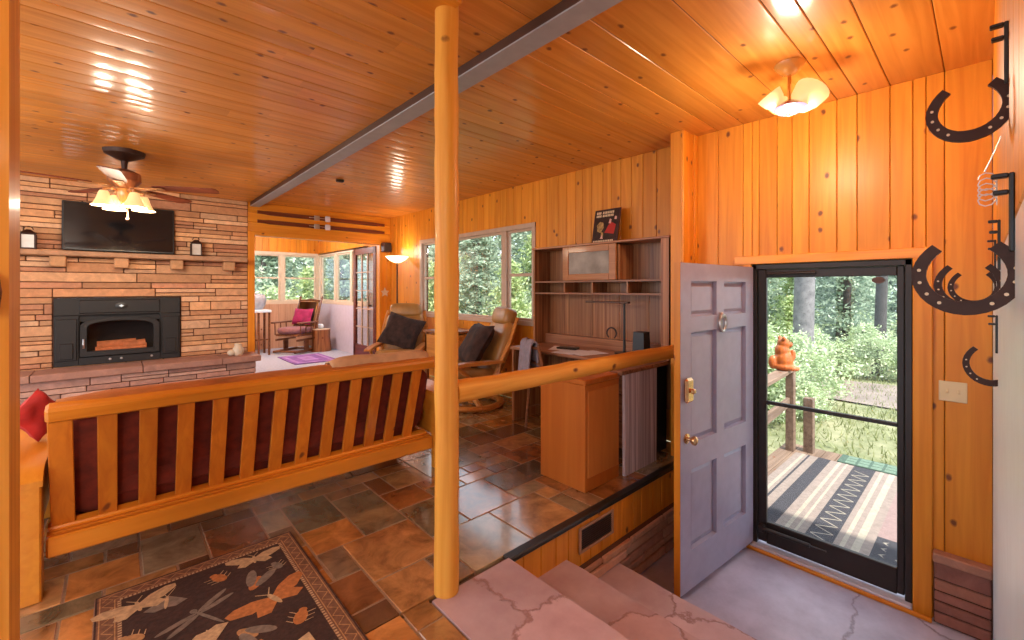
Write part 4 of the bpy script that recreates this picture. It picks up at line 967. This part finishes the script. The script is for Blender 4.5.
for k, pl in enumerate(([(-.03,.19),(-.055,.185),(-.06,.225),(-.04,.235)], [(-.09,.225),(-.115,.22),(-.115,.25),(-.095,.255)], [(.05,.045),(.015,.04),(.03,.085)])):
    b = mg(MB()); yz(pl, b, -.0034); b.build('pale_shape', M['printpink'], o, smooth=False)
# blocky unreadable title bars : letters of two lines and a foot line
def letters(y_start, z0, h, widths):
    mb = mg(MB()); y = y_start
    for w in widths:
        if w > 0: yz([(y, z0), (y-w*.75, z0), (y-w*.75, z0+h), (y, z0+h)], mb, -.0033)
        y -= abs(w)
    mb.build('lettering', M['printcream'], o, smooth=False)
letters(.118,.288,.024,[.018,.018,.02,-.014,.018,.016,.02,.018,.02,.018,.02]); letters(.118,.258,.022,[.014,.016,.014,.016,-.012,.02,.016,.02,.016,.018,.016,.02]); letters(.125,.006,.022,[.02,.018,.02,.016,.02,.018,.022,.018,.02,.02,.018,.02])

# ------------------------------------------------------------------ seats
def desk_chair():
    t = thing('desk_chair', 'brown wooden desk chair with a grey-lilac cloth over its back, at the desk', 'chair', (3.06, 2.72, 0), math.radians(-112))
    # local: faces +y
    b = MB(); b.rnd(); b.box(-.21,.21,-.2,.22,.43,.47,.012); b.build('seat', M['brownwood'], t, ang=30)
    for sx in (-1,1):
        b = MB(); b.rnd(); b.tube([(sx*.19,.19,.43),(sx*.205,.21,0)], [.018,.013], 8); b.build('leg', M['brownwood'], t)
        b = MB(); b.rnd(); b.tube([(sx*.2,-.23,0),(sx*.19,-.19,.45),(sx*.18,-.27,.84)], [.014,.019,.014], 8); b.build('leg', M['brownwood'], t)
    b = MB(); b.rnd()
    for z, y in ((.80,-.262),(.66,-.235),(.54,-.21)): b.tube([(-.185,y,z),(0,y-.02,z),(.185,y,z)], .015, 8, sx=1.0)
    b.build('backrest', M['brownwood'], t)
    b = MB(); b.rnd()
    for sx in (-1,1): b.tube([(sx*.2,.2,.2),(sx*.2,-.21,.2)], .009, 8)
    b.tube([(-.2,.2,.25),(.2,.2,.25)], .009, 8); b.build('stretcher', M['brownwood'], t)
    return t
dc = desk_chair()
b = MB(); n = 14; vs = []; fs = []
prof = [(-.345,.50),(-.335,.62),(-.325,.74),(-.315,.83),(-.295,.862),(-.268,.868),(-.245,.85),(-.235,.76),(-.228,.62)]
for i in range(n+1):
    x = -.13+.26*i/n
    for (y, z) in prof: vs.append((x, y+.012*math.sin(i*1.3), z+.01*math.sin(i*.9)))
k = len(prof)
for i in range(n):
    for j in range(k-1): fs.append((i*k+j, (i+1)*k+j, (i+1)*k+j+1, i*k+j+1))
b.M = Matrix.Translation((3.06,2.72,0)) @ Matrix.Rotation(math.radians(-112),4,'Z'); b.add(vs, fs); o = b.build('jacket', M['chaircloth'], ang=180); md = o.modifiers.new('thick','SOLIDIFY'); md.thickness = .015
tag(o, 'grey-lilac cloth draped over the desk chair back', 'cloth')

def recliner(label, loc, rz):
    t = thing('recliner', label, 'armchair', loc, rz, 'recliners by the window')
    # faces -y
    b = MB(); b.rnd(); b.tube([(.33*math.cos(2*PI*i/28), .33*math.sin(2*PI*i/28), .035) for i in range(29)], .032, 8, cap=False, sx=1.3); b.build('base_ring', M['chairwood'], t)
    b = MB(); b.rnd(); b.tube([(0,0,.03),(0,0,.30)], .045, 12); b.tube([(-.32,0,.04),(0,0,.1),(.32,0,.04)], .03, 8); b.build('pedestal', M['chairwood'], t)
    b = MB(); b.at((0,-.05,.39), rx=-.10); b.ell((0,0,0),(.29,.31,.095),24,12,.45); b.build('seat_cushion', M['leather'], t, ang=180)
    b = MB(); b.at((0,.30,.66), rx=-.36); b.ell((0,0,0),(.29,.085,.34),24,14,.5); b.build('backrest', M['leather'], t, ang=180)
    b = MB(); b.at((0,.42,1.0), rx=-.30); b.ell((0,-.02,0),(.235,.085,.105),24,12,.5); b.build('headrest', M['leather'], t, ang=180)
    for sx in (-1,1):
        b = MB(); b.rnd(); prof = [(-.40,.50),(-.38,.525),(-.2,.545),(.1,.55),(.24,.545),(.26,.525),(.1,.515),(-.2,.508),(-.36,.495)]
        x0, x1 = sx*.335-.045, sx*.335+.045; n = len(prof)
        vs = [(x, y, z) for x in (x0, x1) for y, z in prof]; b.add(vs, [tuple(range(n)), tuple(range(2*n-1,n-1,-1))] + [(i,n+i,n+(i+1)%n,(i+1)%n) for i in range(n)])
        a = b.build('armrest', M['chairwood'], t, smooth=False)
        b = MB(); b.rnd(); b.tube([(sx*.335,-.28,.50),(sx*.33,-.12,.36),(sx*.30,.05,.30),(sx*.32,.2,.40),(sx*.335,.22,.53)], .022, 8); b.build('arm_support', M['chairwood'], a)
        b = MB(); b.rnd(); b.tube([(sx*.30,.13,.32),(sx*.31,.34,.74),(sx*.27,.45,1.0)], [.02,.022,.018], 8, sx=1.5); b.build('back_frame', M['chairwood'], t)
    return t
def dirz(dx, dy): return math.atan2(dy, dx) + PI/2       # local -y -> (dx,dy)
r1 = (3.02, 3.98); a1 = dirz(-.90, .30)
recliner('tan recliner with bentwood arms on a round base, between the log rail and window', (*r1, 0), a1)
r2 = (2.98, 5.62); a2 = dirz(-.66, -.75)
recliner('tan recliner in the far corner below the torchiere lamp', (*r2, 0), a2)
def on_chair(c, a, x, y, z): v = Matrix.Rotation(a, 3, 'Z') @ Vector((x, y, 0)); return (c[0]+v.x, c[1]+v.y, z)
b = MB(); b.M = Matrix.Translation(on_chair(r1, a1, 0, .04, .70)) @ Matrix.Rotation(a1, 4, 'Z') @ Matrix.Rotation(-.55, 4, 'X'); b.pillow(.56,.52,.19); tag(b.build('pillow', M['darkpillow'], ang=180), 'large dark brown pillow on the recliner beside the log rail', 'pillow')
b = MB(); b.M = Matrix.Translation(on_chair(r2, a2, .02, .05, .72)) @ Matrix.Rotation(a2, 4, 'Z') @ Matrix.Rotation(-.5, 4, 'X') @ Matrix.Rotation(.3, 4, 'Y'); b.pillow(.56,.50,.19); tag(b.build('pillow', M['darkpillow'], ang=180), 'large dark furry pillow on the recliner below the torchiere', 'pillow')
o = thing('side_table', 'small brown side table under the window beside the recliner', 'table', (3.27, 4.78, 0))
b = MB(); b.rnd(); b.box(-.26,.26,-.26,.26,.76,.79,.006); b.build('table_top', M['brownwood'], o, smooth=False)
b = MB(); b.rnd(); b.box(-.24,.24,-.24,.24,.40,.74,.004); b.build('table_case', M['chairwood'], o, smooth=False)
for sx in (-1,1):
    for sy in (-1,1): b = MB(); b.rnd(); b.box(sx*.22-.02,sx*.22+.02,sy*.22-.02,sy*.22+.02,0,.76); b.build('leg', M['brownwood'], o, smooth=False)
b = MB(); b.lathe([(0,0),(.05,0),(.055,.06),(.045,.13),(0,.13)], 16, (3.20,4.86,.79)); tag(b.build('jar', M['lilac'], ang=40), 'pale lilac jar on the side table under the window', 'jar')
t = thing('torchiere_lamp', 'tall torchiere floor lamp with a lit white bowl in the pine corner', 'floor lamp', (3.36, 6.42, 0))
b = MB(); b.lathe([(0,0),(.14,0),(.14,.012),(.03,.03),(0,.03)], 24); b.build('lamp_base', M['iron'], t)
b = MB(); b.tube([(0,0,.02),(0,0,1.76)], .012, 10); b.build('pole', M['iron'], t)
b = MB(); b.lathe([(.02,1.75),(.07,1.765),(.13,1.80),(.185,1.855),(.18,1.857),(.125,1.81),(.06,1.775),(.01,1.765)], 28, cap=False); b.build('lamp_bowl', M['bowl'], t)
b = MB(); b.ell((0,0,1.80),(.03,.03,.03)); b.build('bulb', M['shadehot'], t)

# ------------------------------------------------------------------ sunroom furniture
t = thing('glider_rocker', 'dark wood glider rocking chair with pinkish seat before the sunroom windows', 'rocking chair', (2.80, 9.78, 0), dirz(-.80, -.55))
b = MB(); b.rnd()
for sx in (-1,1):
    b.tube([(sx*.27,.24,.42),(sx*.27,.34,.75),(sx*.27,.47,1.12)], .021, 8); b.ell((sx*.27,.475,1.14),(.025,.025,.03),8,6)
for i in range(6): x = -.2+.08*i; b.tube([(x,.27,.48),(x,.45,1.06)], .009, 6)
b.tube([(-.27,.455,1.06),(0,.47,1.09),(.27,.455,1.06)], .026, 8, sx=.6); b.tube([(-.27,.27,.47),(.27,.27,.47)], .018, 8); b.build('backrest', M['brownwood'], t)
b = MB(); b.at((0,.345,.79), rx=-.3); b.box(-.23,.23,-.04,.0,-.28,.28,.02); b.build('back_cushion', M['leather'], t, ang=180)
b = MB(); b.at((0,-.02,.47)); b.ell((0,0,0),(.27,.28,.07),20,10,.45); b.build('seat_cushion', M['mauvecush'], t, ang=180)
for sx in (-1,1):
    b = MB(); b.rnd(); b.box(sx*.31-.035,sx*.31+.035,-.32,.27,.62,.65,.008); a = b.build('armrest', M['brownwood'], t, smooth=False)
    b = MB(); b.rnd()
    for y in (-.24,-.08,.08): b.tube([(sx*.30,y,.38),(sx*.31,y,.63)], .011, 6)
    b.build('spindle', M['brownwood'], a)
    b = MB(); b.rnd(); b.box(sx*.25-.025,sx*.25+.025,-.34,.34,.02,.07,.008); b.box(sx*.25-.02,sx*.25+.02,-.06,.06,.07,.30,.006); b.box(sx*.25-.02,sx*.25+.02,-.28,.28,.26,.30,.006); b.build('glider_base', M['brownwood'], t, smooth=False)
b = MB(); b.rnd(); b.box(-.27,.27,-.27,.27,.36,.40,.006); b.tube([(-.25,.28,.05),(.25,.28,.05)], .02, 8); b.tube([(-.25,-.28,.05),(.25,-.28,.05)], .02, 8); b.build('seat_frame', M['brownwood'], t, smooth=False)
rc = (2.80, 9.78); ra = dirz(-.80,-.55)
b = MB(); b.M = Matrix.Translation(on_chair(rc, ra, 0, .20, .74)) @ Matrix.Rotation(ra, 4, 'Z') @ Matrix.Rotation(-.35, 4, 'X'); b.pillow(.46,.36,.15); tag(b.build('throw_pillow', M['magenta'], ang=180), 'magenta pillow on the glider rocking chair in the sunroom', 'pillow')
o = thing('stump_table', 'bark-sided log stump table beside the rocking chair', 'stump table', (3.27, 9.66, 0))
b = MB(); b.rnd(); n = 22; prof = [(.20,0),(.19,.1),(.175,.3),(.18,.46)]; vs = []
for (r, z) in prof:
    for j in range(n): th = 2*PI*j/n; rr = r*(1+.10*mnoise.noise((math.cos(th)*2.5,math.sin(th)*2.5,z))); vs.append((rr*math.cos(th),rr*math.sin(th),z))
b.add(vs, [(i*n+j,i*n+(j+1)%n,(i+1)*n+(j+1)%n,(i+1)*n+j) for i in range(3) for j in range(n)]); b.build('bark_side', M['stump'], o)
b = MB(); b.rnd(); b.lathe([(0,.455),(.175,.455),(.17,.475),(0,.475)], 22); b.build('cut_top', M['cream'], o)
b = MB(); b.ell((3.26,9.64,.53),(.06,.05,.055)); b.ell((3.22,9.61,.56),(.03,.03,.03)); tag(b.build('figurine', M['white'], ang=180), 'little white ornament on the log stump table', 'figurine')
b = MB(); b.box(2.32,3.09,8.16,9.28,-.002,.010,.003); b.m = 1
for x in (2.38, 2.97): b.box(x,x+.06,8.22,9.22,.0095,.0112)
for y in (8.22, 9.16): b.box(2.44,2.97,y,y+.06,.0095,.0112)
b.box(2.58,2.83,8.45,9.0,.0095,.0112)
tag(b.build('area_rug', [M['purple'], M['purplel']], smooth=False), 'purple bordered rug on the pale carpet of the sunroom', 'rug')
t = thing('bar_table', 'tall white-topped bar table with thin dark legs at the opening edge of the sunroom', 'table', (2.10, 9.95, 0))
b = MB(); b.box(-.45,.22,-.25,.25,.86,.91,.008); b.build('table_top', M['white'], t, smooth=False)
for sx in (-.42,.0,.19):
    b = MB(); b.rnd(); b.box(sx-.018,sx+.018,-.21,-.174,0,.86); b.box(sx-.018,sx+.018,.17,.206,0,.86); b.build('leg', M['brownwood'], t, smooth=False)
b = MB(); b.rnd(); b.box(-.42,.2,-.2,-.18,.3,.33); b.build('stretcher', M['brownwood'], t, smooth=False)
b = MB(); b.lathe([(0,0),(.10,0),(.15,.10),(.17,.22),(.14,.30),(.05,.33),(0,.33)], 18, (2.12,9.98,.91)); tag(b.build('bowl', plain('grey_cover', (.35,.36,.40), .5), ang=60), 'rounded grey covered bowl on the tall bar table', 'bowl')

# ------------------------------------------------------------------ outside the door
PZ = -.66
b = MB(); ys = steps(-1.6, 1.75, .135, .142)
for y0, y1 in zip(ys[:-1], ys[1:]): b.rnd(); b.box(3.68, 6.45, y0+.003, y1-.003, PZ-.04, PZ, .004)
b.m = 1; b.box(3.68, 6.4, -1.6, 1.75, PZ-.3, PZ-.041)
b.build('porch_deck', [M['greywood'], M['backing']], smooth=False, kind='structure')
rl = thing('porch_railing', 'weathered wooden porch railing beyond the storm door', 'railing', (0,0,0))
def bar(a, c, w, h): 
    b = MB(); b.rnd(); a, c = Vector(a), Vector(c); d = c-a; L = d.length; b.M = Matrix.Translation(a) @ Matrix.Rotation(math.atan2(d.y,d.x),4,'Z'); b.box(0,L,-w/2,w/2,-h/2,h/2,.005); return b
bar((3.75,1.50,.345),(6.25,1.64,.345),.13,.045).build('top_rail', M['greywood'], rl, smooth=False)
bar((3.75,1.50,-.06),(6.2,1.64,-.06),.04,.11).build('lower_rail', M['greywood'], rl, smooth=False)
for (x, y) in ((4.55,1.53),(6.15,1.62)): b = MB(); b.rnd(); b.box(x-.045,x+.045,y-.045,y+.045,PZ-.3,.322,.005); b.build('post', M['greywood'], rl, smooth=False)
for (x, y) in ((6.25,1.45),): b = MB(); b.rnd(); b.box(x-.05,x+.05,y-.05,y+.05,PZ-.3,.0,.005); b.build('post', M['greywood'], rl, smooth=False)
# carved animal on the rail
b = MB(); b.rnd(); cx, cy, cz = 5.85, 1.615, .368
b.at((cx,cy,cz), rz=math.radians(-50), sc=(.88,.88,.92))
for (c, r) in (((0,0,.13),(.115,.12,.14)), ((0,0,.05),(.13,.13,.06)), ((-.02,0,.25),(.085,.09,.10)), ((.0,0,.345),(.075,.08,.075)), ((.065,0,.33),(.05,.045,.04)), ((-.02,.06,.41),(.026,.022,.03)), ((-.02,-.06,.41),(.026,.022,.03)), ((.09,.06,.2),(.035,.035,.075)), ((.09,-.06,.2),(.035,.035,.075)), ((.10,.075,.03),(.07,.045,.035)), ((.10,-.075,.03),(.07,.045,.035)), ((-.13,0,.1),(.06,.05,.09))): b.ell(c, r, 14, 10)
o = b.build('carved_bear', M['carved'], ang=180); md = o.modifiers.new('one','REMESH'); md.mode = 'VOXEL'; md.voxel_size = .011; md.use_smooth_shade = True
b = MB(); b.at((cx,cy,cz), rz=math.radians(-50), sc=(.88,.88,.92)); b.ell((.112,0,.338),(.012,.014,.010),8,6); b.ell((.062,.035,.372),(.009,.009,.009),8,6); b.ell((.062,-.035,.372),(.009,.009,.009),8,6); 
tag(o, 'orange carved wooden bear sitting on the porch rail end', 'carving')
e = b.build('face', M['black'], o, ang=180)
# porch rug
b = MB(); b.box(3.80, 6.1, -.35, 1.55, PZ+.001, PZ+.010, .003); z = PZ+.0105
def prs(y0, y1, m, zz=z): b.m = m; b.add([(3.80,y0,zz),(6.1,y0,zz),(6.1,y1,zz),(3.80,y1,zz)], [(0,1,2,3)])
for (y0, y1, m) in ((1.45,1.48,2),(1.40,1.42,1),(1.20,1.32,1),(1.10,1.13,2),(1.04,1.06,2),(.80,.985,1),(.73,.76,2),(.64,.69,2),(-.35,.58,3)): prs(y0, y1, m)
b.m = 2
for i in range(26):
    x = 3.85+.08*i; s_ = 1 if i % 2 else -1
    p0, p1 = (x, .8925-s_*.07), (x+.08, .8925+s_*.07); b.add([(p0[0],p0[1],z+.0004),(p0[0]+.012,p0[1],z+.0004),(p1[0]+.012,p1[1],z+.0004),(p1[0],p1[1],z+.0004)], [(0,1,2,3)])
b.m = 1; b.add([(4.02,-.35,z+.0003),(4.5,-.35,z+.0003),(4.5,.58,z+.0003),(4.02,.58,z+.0003)], [(0,1,2,3)]); b.m = 2
for i in range(10):
    y = -.33+.092*i
    for x in (4.05, 4.16, 4.27, 4.38): b.add([(x,y,z+.0006),(x+.035,y+.04,z+.0006),(x+.07,y,z+.0006),(x+.035,y+.02,z+.0006)], [(0,1,2,3)])
tag(b.build('porch_rug', [M['porchrug'], M['porchrugdark'], M['porchruglight'], M['porchrugpink']], smooth=False), 'striped geometric beige and charcoal rug on the porch outside the door', 'rug')
b = MB(); b.box(6.12, 6.42, .25, 1.15, PZ+.001, PZ+.014, .004); b.m = 1
for i in range(7):
    for j in range(3): b.box(6.13+.095*j, 6.21+.095*j, .30+.115*i, .39+.115*i, PZ+.013, PZ+.0165)
tag(b.build('door_mat', [M['greenmat'], plain('green_mat_pale', (.13,.19,.14), .95, var=.2, scale=60)], smooth=False), 'dark green patterned mat on the porch edge', 'mat')
# ground
b = MB(); n = 44; vs = []; fs = []
GX0, GY0, GD = -12, -24, 76
def gz(x, y): 
    d = max(0, math.hypot(x-3, y-3)-9); return -.95 + .10*mnoise.noise((x*.25,y*.25,0)) + (.0 if d == 0 else -.012*d) + (.05*max(0, y-12))
for i in range(n+1):
    for j in range(n+1): x = GX0+GD*i/n; y = GY0+GD*j/n; vs.append((x, y, gz(x,y)))
for i in range(n):
    for j in range(n): fs.append((i*(n+1)+j,(i+1)*(n+1)+j,(i+1)*(n+1)+j+1,i*(n+1)+j+1))
b.add(vs, fs); b.build('ground', M['ground'], ang=180, kind='structure')
b = MB(); vs = []; fs = []; k = 20
for i in range(k+1):
    y = -8+26*i/k; x = 11.8-.10*(y-3)+.4*math.sin(y*.3)
    for w in (-1.3, 1.3): vs.append((x+w, y, gz(x+w,y)+.035))
for i in range(k): fs.append((2*i,2*i+1,2*i+3,2*i+2))
b.add(vs, fs); b.build('path', plain('packed_earth', (.22,.17,.15), .95, var=.2, scale=2), ang=180, kind='structure')
def leafquad(b, p, s, up=.0):
    a = Vector((R.gauss(0,1), R.gauss(0,1), R.gauss(0,.6)+up)).normalized(); c = a.cross(Vector((R.gauss(0,1),R.gauss(0,1),R.gauss(0,1)))).normalized()
    p = Vector(p); b.v += [tuple(p-a*s), tuple(p+c*s*.45), tuple(p+a*s), tuple(p-c*s*.45)]; k = len(b.v)-4
    b.f.append([k,k+1,k+2,k+3]); b.mi.append(0); b.col.append((R.random(),0,0))
def conifer_mesh(H, Rb, whorls, per, seed, mat):
    R.seed(seed); b = MB()
    for w in range(whorls):
        t = (w+R.random())/whorls; z = H*(.10+.90*t); r = Rb*(1-t)**.8*(.8+.4*R.random())+.08
        for k in range(7):
            a = R.uniform(0, 2*PI); dr = R.uniform(.15,.4)
            for q in range(per):
                u = (q+R.random())/per; rad = r*u**.8
                leafquad(b, (rad*math.cos(a)+R.gauss(0,.05+.1*u), rad*math.sin(a)+R.gauss(0,.05+.1*u), z-dr*rad+R.gauss(0,.05)), .05+.045*R.random(), -.2)
    return b
def trunk_mesh(H, r): b = MB(); b.rnd(); b.tube([(.05*math.sin(i), .05*math.cos(i*1.7), -.3+(H+.1)*i/8) for i in range(9)], [r*(1-.85*i/8) for i in range(9)], 10); return b
def broadleaf_mesh(H, W, clumps, per, seed, s=.05):
    R.seed(seed); b = MB()
    for c in range(clumps):
        th = R.uniform(0,2*PI); rr = W*R.random()**.6; z = H*(.15+.85*R.random()); k = math.sin(PI*min(1,(z/H)*.8+.15)); cx, cy = rr*k*math.cos(th), rr*k*math.sin(th); cr = W*R.uniform(.18,.35)
        for q in range(per): leafquad(b, (cx+R.gauss(0,cr*.5), cy+R.gauss(0,cr*.5), z+R.gauss(0,cr*.4)), s*(.7+.6*R.random()))
    return b
def tree_thing(name, label, cat, foliage, mat, trunk, tmat, group):
    t = thing(name, label, cat, (0,0,0), 0, group); foliage.build('foliage', mat, t, smooth=False); trunk.build('trunk', tmat, t); return t
G1, G2, G3 = 'conifers of the surrounding forest', 'young pale conifers', 'light green bushes'
P1 = tree_thing('conifer_tree', 'blue-green conifer in the forest around the house', 'tree', conifer_mesh(5.4,1.7,44,34,11,None), M['needleA'], trunk_mesh(5.4,.15), M['bark'], G1)
P2 = tree_thing('young_conifer', 'young yellow-green conifer growing close to the house', 'tree', conifer_mesh(3.6,1.25,32,26,12,None), M['needleB'], trunk_mesh(3.6,.07), M['barkdark'], G2)
P3 = tree_thing('bush', 'light green leafy bush in the sunny undergrowth', 'bush', broadleaf_mesh(1.7,1.1,48,120,13), M['leafA'], trunk_mesh(1.0,.03), M['barkdark'], G3)
def plant(proto, x, y, s=1., first=[]):
    o = proto if proto.name not in first else copy_tree(proto)
    if proto.name not in first: first.append(proto.name)
    o.location = (x, y, gz(x,y)-.05); o.rotation_euler = (0,0,R.uniform(0,6.28)); o.scale = (s,s,s*R.uniform(.9,1.15)); return o
R.seed(21)
for (x, y, s) in ((12.5,6.2,1.1),(17,3.1,1.0),(19,6.3,1.1),(21,9.5,1.2),(22,3.6,1.0),(9.2,12.2,1.0),(7.4,9.5,.85),(12,11.5,1.1),(11.5,15.5,1.1),(7.6,14.2,1.0),(5.2,13.4,.9),(3.4,15,1.0),(4.3,18,1.1),(7.2,19,1.2),(15,15,1.2),(9.5,8.1,.9),(24,6.5,1.2),(2.2,17.5,1.0),(6.3,17,1.1),(13.4,9,1.0)): plant(P1, x, y, s)
for (x, y, s) in ((8.7,3.05,.62),(9.6,4.1,.8),(11.3,4.6,.9),(6.9,7.6,.75),(8.0,10.8,.9),(6.0,11.2,.8),(10.2,10.0,1.0),(13,3.4,.6),(4.1,13.0,.8),(18,4.6,.9),(16,6.0,1.0),(5.7,8.9,.7)): plant(P2, x, y, s)
for (x, y, s) in ((8.5,2.6,.7),(9.6,3.1,.8),(9.7,2.4,.75),(8.9,2.1,.35),(13.6,3.1,.8),(14.4,2.1,.7),(14.6,1.2,.6),(17.2,2.4,.8),(18.2,1.2,.9),(6.6,6.4,1.0),(7.8,8.6,1.1),(5.6,9.9,1.0),(8.9,9.5,1.1),(3.2,13.2,1.2),(5.0,14.4,1.2),(2.4,14.6,1.2),(19.5,3.2,1.0),(19,.2,.8),(7.0,12.0,1.2)): plant(P3, x, y, s)
def bigtrunk(label, x, y, r, mat, H=11, lean=0):
    b = MB(); b.rnd(); z = gz(x,y)
    b.tube([(x+lean*i/8+.04*math.sin(i*1.3), y+.04*math.cos(i), z-.2+H*i/8) for i in range(9)], [r*(1.25 if i == 0 else 1-.05*i) for i in range(9)], 14); tag(b.build('tree_trunk', mat), label, 'tree trunk')
bigtrunk('thick grey tree trunk seen through the upper storm door glass', 10.6, 2.55, .20, M['bark'], lean=-.1)
bigtrunk('dark tree trunk near the latch edge of the storm door glass', 15.3, 1.9, .14, M['barkdark'])
bigtrunk('slender dark trunk between the two larger trunks beyond the door', 16.5, 2.85, .11, M['barkdark'])
bigtrunk('dark conifer trunk visible in the big living room window', 9.0, 10.1, .13, M['barkdark'])
# forest mass behind, nobody could count it
R.seed(5); b = MB()
for i in range(64):
    a = math.radians(-12+ 100*(i+R.random())/64); d = R.uniform(20, 33); cx, cy = d*math.cos(a), d*math.sin(a); H = R.uniform(6.0, 7.2); W = R.uniform(1.8, 3.0); z0 = gz(cx,cy)
    for q in range(800):
        u = R.random(); rr = W*(1-u*.85)*R.random()**.5; th = R.uniform(0,2*PI)
        leafquad(b, (cx+rr*math.cos(th), cy+rr*math.sin(th), z0+.1+H*u), .24*R.uniform(.5,1.3))
o = b.build('forest', M['needleA'], smooth=False); tag(o, 'dense hazy green forest filling the views beyond the nearer trees', 'forest', kind='stuff')
b = MB()
for i in range(5200):
    x = R.uniform(6.5, 15); y = R.uniform(-.6, 4.2); z = gz(x,y); h = R.uniform(.04,.14); a = R.uniform(0,6.28); w = .012
    b.v += [(x-w*math.cos(a),y-w*math.sin(a),z),(x+w*math.cos(a),y+w*math.sin(a),z),(x+R.gauss(0,.04),y+R.gauss(0,.04),z+h)]; k = len(b.v)-3; b.f.append([k,k+1,k+2]); b.mi.append(0); b.col.append((R.random(),0,0))
tag(b.build('grass', M['grassblade'], smooth=False), 'sunny short grass on the ground beyond the porch', 'grass', kind='stuff')

# ------------------------------------------------------------------ light
w = bpy.data.worlds.new('sky'); scene.world = w; w.use_nodes = True
bg = w.node_tree.nodes['Background']; bg.inputs[0].default_value = (.74,.86,1.0,1); bg.inputs[1].default_value = 1.9
def sun(d, e, c):
    l = bpy.data.lights.new('sun', 'SUN'); l.energy = e; l.color = c; l.angle = math.radians(1.5); o = bpy.data.objects.new('sun', l); COL.objects.link(o)
    o.rotation_euler = Vector(d).to_track_quat('-Z', 'Y').to_euler()
sun((.15,.55,-.80), 6.0, (1,.94,.84))
def point(loc, e, c, r=.06):
    l = bpy.data.lights.new('lamp_and_fill_light', 'POINT'); l.energy = e; l.color = c; l.shadow_soft_size = r; o = bpy.data.objects.new('lamp_and_fill_light', l); COL.objects.link(o); o.location = loc
WARM = (1.,.84,.64)
point((2.75,.73,CEIL-.38), 17, WARM, .10)
for i in range(4):
    a = math.radians(25+90*i); point((.06+.15*math.cos(a), 5.25+.15*math.sin(a), CEIL-.56), 10, WARM, .035)
point((3.36,6.42,1.97), 4, (1.,.88,.72), .08)
point((-.9,-.6,CEIL-.45), 135, (1.,.92,.84), .4)  # added fill behind the camera, no fixture there
point((-1.6,3.6,CEIL-.45), 48, (1.,.90,.80), .35)  # added fill for the living room, out of view
point((2.1,8.9,CEIL-.16), 85, (.95,.95,1.), .12)  # added fill to brighten the sunroom, hidden by the header

vs_ = scene.view_settings
scene.display_settings.display_device = 'sRGB'
vs_.view_transform = 'Standard'; vs_.look = 'None'; vs_.exposure = .6; vs_.gamma = 1.0; vs_.use_curve_mapping = False
